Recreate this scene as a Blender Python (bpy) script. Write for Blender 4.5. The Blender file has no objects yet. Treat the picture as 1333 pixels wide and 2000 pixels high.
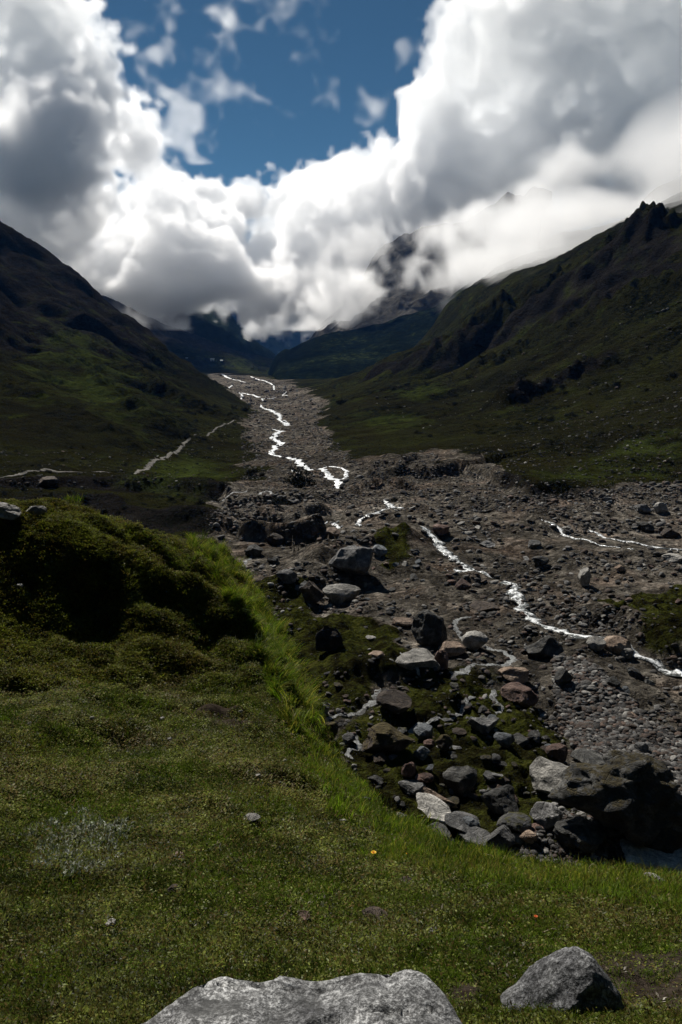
import bpy, math, random
import numpy as np
from mathutils import Vector
random.seed(7); rng = np.random.default_rng(7)
sc = bpy.context.scene
R = math.radians

# ------------------------------------------------------------ camera, sky, sun, exposure
PITCH = 12.3; FPX = 1556.0            # the photograph is 1333 x 2000 pixels
cam_d = bpy.data.cameras.new('camera'); cam = bpy.data.objects.new('camera', cam_d)
sc.collection.objects.link(cam); sc.camera = cam
cam_d.sensor_fit = 'VERTICAL'; cam_d.sensor_height = 36.0; cam_d.sensor_width = 24.0; cam_d.lens = 28.0
cam_d.clip_start = 0.05; cam_d.clip_end = 30000
cam.location = (0, 0, 0); cam.rotation_euler = (R(90 - PITCH), 0, 0)

SUN_EL, SUN_AZ = 44.0, -24.0           # azimuth clockwise from +Y (the view direction); the sun stands ahead, a little to the left
world = bpy.data.worlds.new('World'); sc.world = world; world.use_nodes = True
nt = world.node_tree; bg = nt.nodes['Background']
sky = nt.nodes.new('ShaderNodeTexSky'); sky.sky_type = 'NISHITA'; sky.sun_disc = False
sky.sun_elevation = R(SUN_EL); sky.sun_rotation = R(SUN_AZ)
sky.altitude = 4000; sky.air_density = 1.0; sky.dust_density = 0.3; sky.ozone_density = 1.5
tint = nt.nodes.new('ShaderNodeMix'); tint.data_type = 'RGBA'; tint.blend_type = 'MULTIPLY'; tint.inputs[0].default_value = 1.0; tint.inputs[7].default_value = (0.46, 0.73, 0.76, 1)
nt.links.new(sky.outputs[0], tint.inputs[6]); nt.links.new(tint.outputs[2], bg.inputs[0]); bg.inputs[1].default_value = 0.045
sun_d = bpy.data.lights.new('sun', 'SUN'); sun_d.energy = 5.0; sun_d.angle = R(0.5); sun_d.color = (1.0, 0.955, 0.88)
sun = bpy.data.objects.new('sun', sun_d); sc.collection.objects.link(sun)
az, el = R(SUN_AZ), R(SUN_EL)
SUNV = Vector((math.sin(az) * math.cos(el), math.cos(az) * math.cos(el), math.sin(el)))
sun.rotation_euler = SUNV.to_track_quat('Z', 'Y').to_euler(); sun.location = SUNV * 500
sc.view_settings.view_transform = 'Standard'; sc.view_settings.look = 'None'
sc.view_settings.exposure = 0.26; sc.view_settings.gamma = 1.0
cy = sc.cycles
cy.max_bounces = 48; cy.diffuse_bounces = 2; cy.glossy_bounces = 2; cy.transmission_bounces = 2
cy.volume_bounces = 48; cy.transparent_max_bounces = 8; cy.volume_step_rate = 1.5; cy.volume_max_steps = 256
cy.use_adaptive_sampling = True; cy.adaptive_threshold = 0.02; cy.use_denoising = True
cy.caustics_reflective = False; cy.caustics_refractive = False; cy.sample_clamp_indirect = 4.0

# ------------------------------------------------------------ pixels and rays
_p = R(PITCH); CP, SP = math.cos(_p), math.sin(_p)
def ray(px, py):
    px = np.asarray(px, float); py = np.asarray(py, float)
    cx = (px - 666.5) / FPX; cv = -(py - 1000.0) / FPX
    return np.stack([cx, CP + SP * cv, -SP + CP * cv], -1)
def az_tan(px, py):
    d = ray(px, py); h = np.hypot(d[..., 0], d[..., 1])
    return np.arctan2(d[..., 0], d[..., 1]), d[..., 2] / h
def pt(px, py, r):                      # the point at horizontal distance r seen at a pixel
    a, t = az_tan(px, py)
    return np.stack([r * np.sin(a), r * np.cos(a), r * t], -1)
def pix(P):                             # world -> pixel
    P = np.asarray(P, float)
    f = P[..., 1] * CP - P[..., 2] * SP; u = P[..., 1] * SP + P[..., 2] * CP
    return 666.5 + FPX * P[..., 0] / f, 1000 - FPX * u / f, f

# ------------------------------------------------------------ noise
def _hash(ix, iy, iz, seed):
    h = (ix * 374761393 + iy * 668265263 + iz * 2147483647 + seed * 1274126177) & 0xffffffff
    h = ((h ^ (h >> 13)) * 1274126177) & 0xffffffff
    h = ((h ^ (h >> 16)) * 2246822519) & 0xffffffff
    return (h ^ (h >> 15)) & 0xffffffff
_G = np.stack([np.cos(np.arange(64) / 64 * 2 * np.pi), np.sin(np.arange(64) / 64 * 2 * np.pi)], -1)
def noise2(x, y, seed=0):               # gradient noise, about -1..1
    x = np.asarray(x, float); y = np.asarray(y, float)
    xi = np.floor(x).astype(np.int64); yi = np.floor(y).astype(np.int64)
    fx = x - xi; fy = y - yi
    u = fx * fx * fx * (fx * (fx * 6 - 15) + 10); v = fy * fy * fy * (fy * (fy * 6 - 15) + 10)
    def g(a, b):
        gr = _G[_hash(xi + a, yi + b, 0, seed) & 63]
        return gr[..., 0] * (fx - a) + gr[..., 1] * (fy - b)
    n0 = g(0, 0) * (1 - u) + g(1, 0) * u; n1 = g(0, 1) * (1 - u) + g(1, 1) * u
    return (n0 * (1 - v) + n1 * v) * 1.5
def noise3(P, seed=0):                  # value noise 0..1 smooth
    xi = np.floor(P).astype(np.int64); f = P - xi; f = f * f * (3 - 2 * f)
    out = 0
    for a in (0, 1):
        for b in (0, 1):
            for c in (0, 1):
                h = _hash(xi[..., 0] + a, xi[..., 1] + b, xi[..., 2] + c, seed) / 4294967295.0
                w = (f[..., 0] if a else 1 - f[..., 0]) * (f[..., 1] if b else 1 - f[..., 1]) * (f[..., 2] if c else 1 - f[..., 2])
                out = out + h * w
    return out
def sstep(a, b, x):
    t = np.clip((x - a) / (b - a), 0, 1); return t * t * (3 - 2 * t)

# ------------------------------------------------------------ terrain: two smooth surfaces through measured points, joined
class TPS:
    def __init__(s, pts, vals, lam=1e-4):
        s.p = np.asarray(pts, float); n = len(s.p)
        K = s.k(np.linalg.norm(s.p[:, None] - s.p[None], axis=-1)) + lam * np.eye(n)
        Q = np.concatenate([np.ones((n, 1)), s.p], 1)
        A = np.zeros((n + 3, n + 3)); A[:n, :n] = K; A[:n, n:] = Q; A[n:, :n] = Q.T
        s.w = np.linalg.solve(A, np.concatenate([np.asarray(vals, float), np.zeros(3)]))
    def k(s, r): return np.where(r > 0, r * r * np.log(np.maximum(r, 1e-9)), 0)
    def __call__(s, q):
        q = np.asarray(q, float); sh = q.shape[:-1]; q = q.reshape(-1, 2); out = np.empty(len(q))
        for i in range(0, len(q), 50000):
            c = q[i:i + 50000]; d = np.sqrt(((c[:, None] - s.p[None]) ** 2).sum(-1))
            out[i:i + 50000] = s.k(d) @ s.w[:-3] + s.w[-3] + c @ s.w[-2:]
        return out.reshape(sh)
def uv(a, r): return np.stack([np.asarray(a) * 2.2, np.log(np.asarray(r))], -1)

# knoll: pixel x, pixel y, horizontal distance
KN = [(-300,2000,2.2),(0,2000,2.1),(333,2000,2.0),(667,2000,2.0),(1000,2000,2.05),(1333,2000,2.2),(1600,2000,2.3),
 (0,1800,3.7),(333,1800,3.6),(667,1800,3.6),(1000,1800,3.8),(1333,1820,3.9),(1600,1800,4.2),(1180,1740,5.2),
 (-200,1600,6.3),(0,1600,6.4),(200,1600,6.4),(400,1600,6.2),(600,1600,6.6),(760,1660,6.3),(900,1690,6.3),(1100,1715,6.4),(1333,1745,5.8),
 (0,1450,8.6),(200,1450,8.9),(400,1450,9.0),(550,1450,9.6),
 (-150,1320,11.2),(0,1300,12.0),(200,1330,11.8),(400,1370,11.2),(520,1350,12.0),
 (150,1235,13.95),(40,1215,13.8),(120,1275,12.9),(250,1288,13.1),(350,1290,13.2),(450,1290,13.6),
 (-60,1180,13.8),(130,1105,14.85),(225,1125,14.75),(0,1080,14.9),(130,1060,15.3),(330,1180,14.6),(430,1210,15.0),
 (-100,1010,16.4),(0,1005,16.2),(120,1000,16.4),(200,1030,16.0),(260,1060,16.8),(320,1075,17.8),(400,1130,17.6),(480,1200,16.6),(400,1085,19.5),(450,1120,19.0)]
# its outline, past which it falls away
KE = [(-250,985,18.0),(0,985,17.6),(110,985,17.8),(190,1005,17.6),(250,1028,19.0),(320,1050,20.0),(400,1065,21.2),(455,1092,20.8),(495,1150,19.0),(540,1220,17.2),
 (590,1320,14.9),(630,1420,12.8),(670,1510,11.0),(740,1585,9.2),(840,1640,8.1),(960,1680,7.4),(1100,1710,7.1),(1333,1720,7.0),(1500,1730,7.0),(1750,1740,7.0)]
pa, pv = [], []
for x, y, r in KN + KE:
    a, t = az_tan(x, y); pa.append(uv(a, r)); pv.append(t * r)
for x, y, r in KE:
    a, t = az_tan(x, y); z = t * r
    for k, dz in ((1.10, 0.55), (1.35, 2.6), (2.1, 10.0), (4.0, 26.0)):
        if k > 1.2 and x < 460: dz *= 0.8
        pa.append(uv(a, r * k)); pv.append(z - dz)
for a in (-175, -130, -90, -60, 60, 90, 130, 175):
    for r, z in ((1.0, -1.7), (5, -1.9), (12, -2.2), (30, -3.0)):
        if abs(a) < 100 and a > 0: z -= r * 0.15
        pa.append(uv(R(a), r)); pv.append(z)
knoll_f = TPS(pa, pv, 2e-3)

_fr = np.log([8, 27, 40, 60, 100, 130, 200, 350, 600, 815, 1100, 1800, 6000]); _fz = np.array([-17, -19.5, -20, -20.7, -21.8, -22.6, -25, -30.4, -34, -35, -45, -110, -500.])
def zfloor(r): return np.interp(np.log(r), _fr, _fz)
VW = [ # valley sides: pixel x, y, distance
 (1333,945,125),(1600,960,110),(1000,975,105),(860,905,145),(700,890,150),(640,800,330),(575,757,540),(530,738,740),
 (1333,850,150),(1333,700,205),(1333,550,270),(1333,425,350),(1333,400,430),(1700,850,120),(1700,600,170),(1700,400,260),
 (1200,800,175),(1200,650,250),(1200,500,370),(1200,440,480),(1000,850,165),(1000,730,255),(1000,620,380),(1000,545,520),(1080,505,560),
 (850,820,205),(850,740,310),(850,660,480),(860,600,640),(700,830,215),(700,770,310),(700,725,500),(600,740,640),(780,694,420),(740,705,460),(820,680,520),(800,690,700),(840,672,560),
 (940,548,680),(890,590,800),(1000,505,760),(1000,515,1000),(1080,490,800),(1200,452,640),(1200,462,900),(940,545,900),(900,580,950),(1000,518,640),(1333,375,600),(700,737,700),(700,742,950),(780,702,650),(780,715,900),(850,665,650),(620,738,820),
 (0,948,120),(250,943,128),(360,868,195),(470,800,345),(300,880,172),
 (-300,900,120),(-300,650,230),(-300,300,400),(0,850,160),(0,720,245),(0,600,360),(0,500,480),(0,440,560),(100,800,190),(200,820,190),(200,740,265),(200,650,380),
 (300,780,245),(300,700,380),(300,662,480),(400,780,310),(400,728,420),(480,797,370),(100,650,340),(100,560,450),(100,503,545),(160,548,540),(210,598,530),(-200,330,640)]
pa, pv = [], []
for x, y, r in VW:
    a, t = az_tan(x, y); pa.append(uv(a, r)); pv.append(t * r)
for a in (-26, -16, -8, 0, 8, 16, 26):   # the flat bed
    for r in (8, 20, 35, 60, 85): pa.append(uv(R(a), r)); pv.append(float(zfloor(r)))
for a, r in ((0,115),(5,100),(-5,130),(-1,180),(-3,250),(-4,350),(-4,450),(-6,560),(-8,700),(-9,815),(-7,815),(-5.5,700),(-10,1000),(-8,1000),(-6,1000),(12,95),(18,90),(-12,105),(-17,100),(-22,95)):
    pa.append(uv(R(a), r)); pv.append(float(zfloor(r)))
for x, y, r in ((0,440,560),(100,503,545),(160,548,540),(210,598,530),(300,662,480),(400,728,420),(480,797,370)):  # behind the left spur it falls
    a, t = az_tan(x, y)
    pa.append(uv(a, r * 1.25)); pv.append(max(t * r - 0.16 * r, zfloor(r * 1.25))); pa.append(uv(a, r * 2.0)); pv.append(max(t * r - 0.3 * r, zfloor(r * 2)))
for a in (-24, -16, -8, 0, 8, 16, 24):
    for r in (2500, 6000): pa.append(uv(R(a), r)); pv.append(-160 if r == 2500 else -500)
for a, r, z in ((4,1200,-40),(8,1100,0),(12,1100,110),(20,900,140),(30,600,120),(-20,1200,60),(60,100,20),(60,400,160),(-60,100,10),(-60,400,150),(110,300,60),(-110,300,60),(175,300,40),(-175,300,40),(110,40,-12),(-110,40,-12)):
    pa.append(uv(R(a), r)); pv.append(z)
valley_f = TPS(pa, pv, 1e-3)

def polyd(x, y, line):                   # distance to a polyline, the side of it, and where along it
    best = np.full(np.shape(x), 1e9); side = np.zeros(np.shape(x)); tt = np.zeros(np.shape(x)); n = len(line) - 1
    for i in range(n):
        ax, ay = line[i][:2]; bx, by = line[i + 1][:2]; dx, dy = bx - ax, by - ay; L = dx * dx + dy * dy + 1e-9
        t = np.clip(((x - ax) * dx + (y - ay) * dy) / L, 0, 1)
        d = np.hypot(x - ax - t * dx, y - ay - t * dy); m = d < best
        best = np.where(m, d, best); side = np.where(m, np.sign(dx * (y - ay) - dy * (x - ax)), side); tt = np.where(m, (i + t) / n, tt)
    return best, side, tt

def base_h(x, y):
    r = np.hypot(x, y); a = np.arctan2(x, y); q = uv(a, np.maximum(r, 0.5))
    v = valley_f(q); w = sstep(18, 9, r)
    return knoll_f(q) - 150 * sstep(45, 110, r), v * (1 - w) - 18.0 * w
def march(px, py, f, r0=1.2, r1=5000, n=900):
    """where the rays through these pixels first meet the surface f(x, y)"""
    a, t = az_tan(px, py); a = np.atleast_1d(a); t = np.atleast_1d(t)
    rs = np.exp(np.linspace(math.log(r0), math.log(r1), n))
    A, RR = np.meshgrid(a, rs, indexing='ij'); h = f(RR * np.sin(A), RR * np.cos(A))
    below = h >= RR * t[:, None]; k = np.argmax(below, 1); k = np.where(below.any(1), np.maximum(k, 1), n - 1)
    i = np.arange(len(a)); d1 = (RR * t[:, None] - h)[i, k - 1]; d2 = (RR * t[:, None] - h)[i, k]
    w = np.clip(d1 / np.maximum(d1 - d2, 1e-6), 0, 1); rr = rs[k - 1] + (rs[k] - rs[k - 1]) * w
    return np.stack([rr * np.sin(a), rr * np.cos(a), rr * t], -1)
def vh(x, y): return base_h(x, y)[1]
def kh(x, y): return base_h(x, y)[0]

# ------------------------------------------------------------ lines and outlines in the valley, in world space
def line_w(pts, f=vh, r0=9.0):
    P = march([p[0] for p in pts], [p[1] for p in pts], f, r0=r0); return [tuple(p) for p in P]
def inside(x, y, poly):
    c = np.zeros(np.shape(x), bool); n = len(poly)
    for i in range(n):
        x0, y0 = poly[i][:2]; x1, y1 = poly[(i + 1) % n][:2]
        m = ((y0 > y) != (y1 > y)) & (x < (x1 - x0) * (y - y0) / (y1 - y0 + 1e-12) + x0); c ^= m
    return c
def region(x, y, poly, soft):            # 1 inside, 0 outside, soft edge; soft in metres or array
    d, _, _ = polyd(x, y, poly + [poly[0]]); s = np.where(inside(x, y, poly), d, -d)
    return s / soft
def fl(x, y): return zfloor(np.hypot(x, y))
BED = line_w([(418,730),(470,732),(510,735),(560,747),(600,768)], f=fl) + line_w([(632,792),(622,830),(640,868),(690,905),(760,893),(840,878),(900,882),(960,925),(1015,972),(1100,962),(1200,953),(1333,940),(1560,935)]) \
    + [(70, 60, 0), (60, 12, 0), (-2, 12, 0), (-3, 20, 0)] + line_w([(600,1330),(520,1180),(440,1090),(385,1050),(445,1012),(402,988),(455,965),(512,940),(486,905),(500,865),(478,835),(498,805),(480,790)]) + line_w([(458,784),(432,765),(405,745)], f=fl)
MOSSES = [line_w(p) for p in (
 [(500,1140),(600,1150),(640,1210),(740,1210),(790,1290),(800,1330),(720,1345),(650,1400),(640,1440),(560,1300)],
 [(800,1330),(900,1320),(1000,1340),(1080,1420),(1060,1480),(1100,1500),(1240,1510),(1300,1600),(1333,1700),(700,1640),(640,1450),(720,1400)],
 [(1180,1190),(1240,1160),(1333,1150),(1500,1160),(1500,1330),(1333,1300),(1230,1255)],
 [(740,1060),(800,1060),(810,1100),(760,1120)])]
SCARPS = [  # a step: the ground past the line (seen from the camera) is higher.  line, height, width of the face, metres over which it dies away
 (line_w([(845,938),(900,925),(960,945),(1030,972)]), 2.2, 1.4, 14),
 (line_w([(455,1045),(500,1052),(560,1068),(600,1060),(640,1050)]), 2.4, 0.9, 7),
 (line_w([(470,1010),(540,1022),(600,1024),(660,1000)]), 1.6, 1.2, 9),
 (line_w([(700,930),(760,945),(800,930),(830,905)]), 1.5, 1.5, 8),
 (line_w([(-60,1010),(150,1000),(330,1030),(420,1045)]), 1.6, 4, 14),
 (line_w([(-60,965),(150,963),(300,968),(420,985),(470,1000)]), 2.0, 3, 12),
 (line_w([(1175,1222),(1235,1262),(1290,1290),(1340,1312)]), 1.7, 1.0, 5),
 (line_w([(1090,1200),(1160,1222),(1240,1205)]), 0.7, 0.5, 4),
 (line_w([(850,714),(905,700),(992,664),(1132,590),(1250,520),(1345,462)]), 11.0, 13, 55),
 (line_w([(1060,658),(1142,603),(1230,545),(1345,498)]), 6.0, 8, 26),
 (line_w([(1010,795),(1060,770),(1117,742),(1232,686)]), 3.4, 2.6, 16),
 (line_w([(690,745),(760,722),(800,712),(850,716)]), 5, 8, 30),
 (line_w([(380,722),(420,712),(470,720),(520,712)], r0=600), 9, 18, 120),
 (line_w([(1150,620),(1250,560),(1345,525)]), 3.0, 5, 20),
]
RIDGES = [ # line, height, half width
 (line_w([(1345,448),(1200,522),(1080,592),(960,655),(860,702)]), 7.0, 9.0), (line_w([(1345,545),(1220,582),(1080,645),(930,722)]), 4.5, 6.0), (line_w([(1345,640),(1170,715),(1000,790)]), 2.6, 4.0),
 (line_w([(1250,480),(1120,540),(1010,590)]), 5.0, 7.0), (line_w([(-20,630),(140,712),(320,838)]), 3.0, 5.0), (line_w([(-20,735),(130,795),(260,878)]), 2.2, 4.0), (line_w([(120,640),(280,735),(400,800)]), 3.0, 6.0),
 (line_w([(800,1045),(740,1060),(680,1080),(620,1110),(590,1140)]), 1.5, 3.2),
 (line_w([(640,1120),(720,1130),(800,1110)]), 0.8, 2.0),
 (line_w([(700,1330),(760,1345),(830,1335)]), 0.9, 1.2),
 (line_w([(590,1215),(640,1225),(680,1230)]), 0.6, 1.4),
 (line_w([(670,1305),(720,1300),(770,1312)]), 0.9, 1.2),
 (line_w([(900,1135),(960,1140),(985,1150)]), 0.6, 1.4),
]
# streams: pixel x, y, pixel width
STREAMS = [
 ('far', [(434,731,5),(446,738,5),(457,741,3),(469,743,3),(480,746,3)]),
 ('far', [(456,747,4),(450,749,4),(440,754,5),(434,758,6),(446,761,6),(460,761,4),(474,762,6),(490,765,4),(506,770,6),(500,774,4),(481,774,4),(466,778,5),(474,783,5),(472,788,4)]),
 ('far', [(540,774,3),(525,775,4),(512,778,4),(514,783,3)]),
 ('far', [(491,735,3),(500,740,3),(511,743,4),(520,747,4),(528,751,4),(535,755,4),(536,761,3)]),
 ('far', [(560,765,2),(552,770,3),(562,774,2)]),
 ('gorge', [(505,788,3),(512,793,3),(524,799,6),(536,804,7),(547,810,7),(546,817,6),(553,822,8),(564,829,9)]),
 ('gorge', [(533,835,6),(542,838,9),(550,842,9),(541,849,9),(533,854,9),(545,859,10),(551,863,10),(541,871,9),(536,878,9),(530,886,8),(549,890,6),(562,892,8),(572,896,9),(581,900,12),(589,906,12),(602,911,11),(616,917,12),(630,924,10),(643,930,11),(652,937,14),(662,942,16),(656,950,15),(651,955,10)]),
 ('gorge', [(619,912,4),(630,914,4),(643,913,3),(656,915,3),(670,917,4),(678,925,6),(676,933,6),(668,938,6)]),
 ('gorge', [(570,917,3),(578,925,3),(584,930,4),(580,938,4)]),
 ('middle', [(750,982,7),(757,986,11),(765,992,13),(776,996,8),(790,999,6)]),
 ('middle', [(764,992,8),(750,1000,9),(737,1005,9),(724,1009,10),(712,1013,9),(697,1016,9),(706,1024,6)]),
 ('middle', [(662,1013,4),(650,1019,6),(660,1026,7),(670,1024,5)]),
 ('middle', [(640,1014,3),(628,1022,4),(620,1029,4),(633,1038,4)]),
 ('main', [(815,1037,9),(824,1042,12),(838,1050,11),(851,1055,11),(862,1062,12),(870,1070,14),(876,1080,15),(885,1088,14),(899,1093,13),(912,1100,14),(920,1108,12),(905,1114,12),(885,1108,7)]),
 ('main', [(973,1131,10),(985,1138,13),(1000,1149,16),(1012,1158,18),(1020,1168,20),(1014,1180,18),(1026,1190,20),(1040,1200,20),(1052,1213,20),(1070,1224,20),(1092,1234,18),(1115,1242,18),(1140,1248,17),(1165,1253,15),(1182,1262,12)]),
 ('main', [(1232,1268,12),(1240,1282,12),(1262,1288,12),(1290,1296,16),(1310,1303,20),(1335,1312,22),(1380,1330,24)]),
 ('main', [(915,1109,7),(932,1116,6),(950,1122,8),(975,1132,9)]),
 ('brook', [(1058,1017,5),(1075,1022,7),(1092,1030,7),(1110,1042,5),(1125,1052,5),(1142,1056,6),(1165,1063,4),(1190,1068,6),(1212,1072,6),(1240,1086,6)]),
 ('brook', [(1150,1030,4),(1166,1036,8),(1182,1044,8),(1200,1050,5),(1230,1055,5),(1262,1061,6),(1300,1066,6),(1340,1070,7)]),
 ('rill', [(950,1192,4),(925,1196,4),(905,1202,7),(890,1212,8),(888,1222,10),(900,1230,8),(912,1238,8),(930,1246,8),(950,1258,8),(985,1270,8),(1006,1278,14),(998,1288,12),(975,1300,10),(950,1308,8),(925,1314,10),(905,1322,18),(888,1334,12),(882,1345,5)]),
 ('rill', [(783,1306,6),(795,1318,9),(808,1330,9),(822,1342,6)]),
 ('rill', [(742,1345,10),(728,1358,16),(740,1370,16),(718,1380,12),(700,1388,10),(680,1392,8),(655,1396,8),(642,1404,10),(638,1414,12),(652,1424,9)]),
 ('rill', [(695,1436,10),(700,1448,10),(704,1458,8),(690,1466,6),(676,1478,7),(692,1488,6)]),
 ('rill', [(930,1362,7),(908,1376,10),(896,1392,8),(880,1402,7),(850,1408,8),(815,1408,8),(796,1416,14)]),
 ('rill', [(962,1352,6),(968,1366,10),(978,1380,10),(972,1392,5)]),
 ('rill', [(503,1070,4),(492,1084,7),(482,1093,6),(472,1106,4)]),
 ('rill', [(412,984,4),(430,986,6),(450,985,4),(470,982,5),(484,977,3)]),
 ('rill', [(504,984,4),(512,976,5),(528,975,5),(532,981,5),(522,990,5),(510,994,4)]),
 ('rill', [(465,996,5),(452,1002,6),(444,1008,4)]),
]
STREAM_W = []
for name, pts in STREAMS:
    P = march([p[0] for p in pts], [p[1] for p in pts], fl if name == 'far' else vh, r0=12)
    d = np.linalg.norm(P, axis=1); STREAM_W.append(np.column_stack([P, np.array([p[2] for p in pts]) * d / FPX * (1.5 if name == 'main' else 0.7 if name == 'far' else 1.2)]))
PATHS = [[(262,935,9),(285,922,9),(310,905,8),(335,886,7),(355,872,6),(372,856,5)], [(405,852,4),(425,836,3),(445,826,3),(462,821,3)],
         [(258,945,20),(215,943,7),(150,940,6),(95,936,8),(45,944,7),(0,950,6),(-40,956,6)]]
PATH_W = []
for pts in PATHS:
    P = march([p[0] for p in pts], [p[1] for p in pts], vh, r0=30); d = np.linalg.norm(P, axis=1)
    PATH_W.append(np.column_stack([P, np.array([p[2] for p in pts]) * d / FPX]))

def fbm(x, y, sc0, octs, seed, r=None, gain=0.5, cut=0.006, ridged=False):
    out = 0; amp = 1.0; s = sc0
    for o in range(octs):
        n = noise2(x / s, y / s, seed + o * 17)
        if ridged: n = 1 - 2 * np.abs(n)
        w = 1.0 if r is None else sstep(1.5, 4.0, s / (r * cut + 1e-6))
        out = out + amp * n * w; amp *= gain; s *= 0.5
    return out

def shape_v(x, y, v, face):
    r = np.hypot(x, y)
    def near(line, w):                     # only vertices near a feature are worked on
        L = np.array([p[:2] for p in line]); c = L.mean(0); rad = np.hypot(*(L - c).T).max() + w
        return np.hypot(x - c[0], y - c[1]) < rad
    v = v.copy()
    wx = x + 1.6 * noise2(x / 5, y / 5, 3) * np.minimum(1, r / 100) + 5 * noise2(x / 24, y / 24, 4) * sstep(120, 300, r); wy = y + 1.6 * noise2(x / 5, y / 5, 5)
    for line, h, w, dec in SCARPS:
        m = near(line, dec * 4)
        if not m.any(): continue
        xx, yy = wx[m], wy[m]; d, side, t = polyd(xx, yy, line)
        # which side lies farther from the camera
        L = np.array([p[:2] for p in line]); mid = L[len(L) // 2]; dd = L[-1] - L[0]; far = np.sign(dd[0] * mid[1] - dd[1] * mid[0])
        s = d * side * far
        fade = sstep(0, 0.12, t) * sstep(1, 0.88, t)
        v[m] += h * fade * sstep(-w * 0.2, w, s) * np.exp(-np.maximum(s - w, 0) / dec) * (0.8 + 0.3 * noise2(xx / 9, yy / 9, 41))
        face[m] = np.maximum(face[m], fade * sstep(-w * 0.5, 0, s) * sstep(w * 1.5, w * 0.9, s))  # mask that puts shade into the colour of the scarp faces
    for line, h, w in RIDGES:
        m = near(line, w * 4)
        if not m.any(): continue
        d, side, t = polyd(wx[m], wy[m], line); v[m] += h * np.exp(-(d / w) ** 2) * (0.8 + 0.5 * noise2(x[m] / 3, y[m] / 3, 42))
    return v

def H_all(x, y):
    """the finished height, with masks: knoll (1 on the grassy shoulder), bed, moss, cliff_shade (rock, and painted shade on the scarp faces)"""
    shp = x.shape; x = x.ravel(); y = y.ravel(); r = np.hypot(x, y)
    k, v0 = base_h(x, y)
    face = np.zeros_like(x); v = shape_v(x, y, v0, face)
    soft = 0.5 + r * 0.008
    warp = 3.2 * noise2(x / 17, y / 17, 90) * sstep(60, 100, r) + 1.5 * noise2(x / 7, y / 7, 91) + 0.8 * noise2(x / 2.5, y / 2.5, 92) + r * 0.012 * noise2(x / (3 + 20), y / (3 + 20), 93)
    bed = np.clip(0.5 + 0.5 * (region(x, y, BED, 1.0) + warp) / soft, 0, 1)
    moss = np.zeros_like(x)
    for m_ in MOSSES: moss = np.maximum(moss, np.clip(0.5 + 0.5 * (region(x, y, m_, 1.0) + 1.3 * noise2(x / 3, y / 3, 94)) / 0.8, 0, 1))
    above = v0 - zfloor(r)                                   # height over the valley floor
    wall = sstep(1.0, 14.0, above) * (1 - bed)
    # walls: gullies that run down the slope, and rock higher up
    along = np.where(x > 0, y * 0.993 - x * 0.12, y * 0.96 + x * 0.2); across = np.where(x > 0, x, -x)
    gl = noise2(along / 26 + 0.6 * noise2(x / 40, y / 40, 7), across / 95, 11) + 0.5 * noise2(along / 11 + noise2(x / 20, y / 20, 8), across / 50, 12) + 0.25 * noise2(along / 4.5, across / 22, 13)
    gl2 = -np.abs(gl)
    left = sstep(0, -20, x)
    rock = left * sstep(14, 38, above + 9 * noise2(x / 22, y / 22, 31) - 0.02 * np.maximum(0, r - 400)) + (1 - left) * sstep(95, 150, above + 15 * noise2(x / 40, y / 40, 32))
    rock = np.clip(rock, 0, 1) * wall
    farw = np.clip(r / 300, 0.25, 1.6)
    v = v + wall * farw * (3.8 * gl2 + 0.9 * gl) + wall * fbm(x, y, 18, 5, 21, r) * (0.9 + 0.6 * left) * farw
    v = v + rock * (6.0 * fbm(along, across * 0.45, 30, 6, 33, r, 0.6) + 1.5 * noise2(along / 9, across / 20, 35))
    flat = 1 - wall
    v = v + flat * (0.55 * fbm(x, y, 14, 3, 51, r) + bed * 0.42 * fbm(x, y, 5, 5, 52, r, 0.6) + (1 - bed) * 0.5 * fbm(x, y, 8, 4, 53, r))
    v = v + flat * moss * 0.42 * (fbm(x, y, 3.2, 4, 54, r, 0.55, ridged=True) - 0.2)
    hum = (1 - bed) * sstep(60, 110, r) * (1 - sstep(500, 900, r))
    v = v + hum * 0.35 * np.maximum(0, fbm(x, y, 6, 3, 55, r))
    # stream channels
    for S in STREAM_W:
        c = S[:, :2].mean(0); rad = np.hypot(*(S[:, :2] - c).T).max() + 10
        m = np.hypot(x - c[0], y - c[1]) < rad
        if m.any():
            d, _, _ = polyd(x[m], y[m], S); w = S[:, 3].mean()
            v[m] -= np.minimum(0.5, 0.12 * w + 0.12) * np.exp(-(d / (w * 0.9 + 0.25)) ** 2)
    # knoll: hummocks, tussocks
    rk = np.maximum(r, 1)
    kn = k + 0.085 * fbm(x, y, 1.0, 4, 61, r, 0.6, 0.004) * np.minimum(1, r / 3)
    kp = sstep(9, 12, r)
    hump = np.maximum(0, noise2(x / 1.5 + 3, y / 1.5, 62)) ** 1.0
    kn = kn + 0.14 * hump * sstep(3, 8, r) + kp * (0.17 * np.abs(fbm(x, y, 2.3, 3, 63, r, 0.55, 0.004)) + 0.10 * fbm(x, y, 0.6, 3, 64, r, 0.55, 0.004)) - 0.06 * kp
    for (cx, cy_, rx, ry, h) in KBUMPS:
        q = np.sqrt(((x - cx) / rx) ** 2 + ((y - cy_) / ry) ** 2); kn = kn + h * sstep(1, 0.25, q)
    d = kn - v
    top = np.maximum(kn, v) + 0.25 * np.exp(-(d / 0.6) ** 2)
    return top.reshape(shp), dict(knoll=sstep(-0.2, 0.4, d).reshape(shp), bed=bed.reshape(shp), moss=moss.reshape(shp), cliff_shade=np.maximum(rock, 0.9 * face).reshape(shp), wall=wall.reshape(shp), k=kn.reshape(shp), v=v.reshape(shp))
KBUMPS = []
def kb(px, py, r, rx, ry, h):
    q = pt(px, py, r); KBUMPS.append((q[0], q[1], rx, ry, h))
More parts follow.
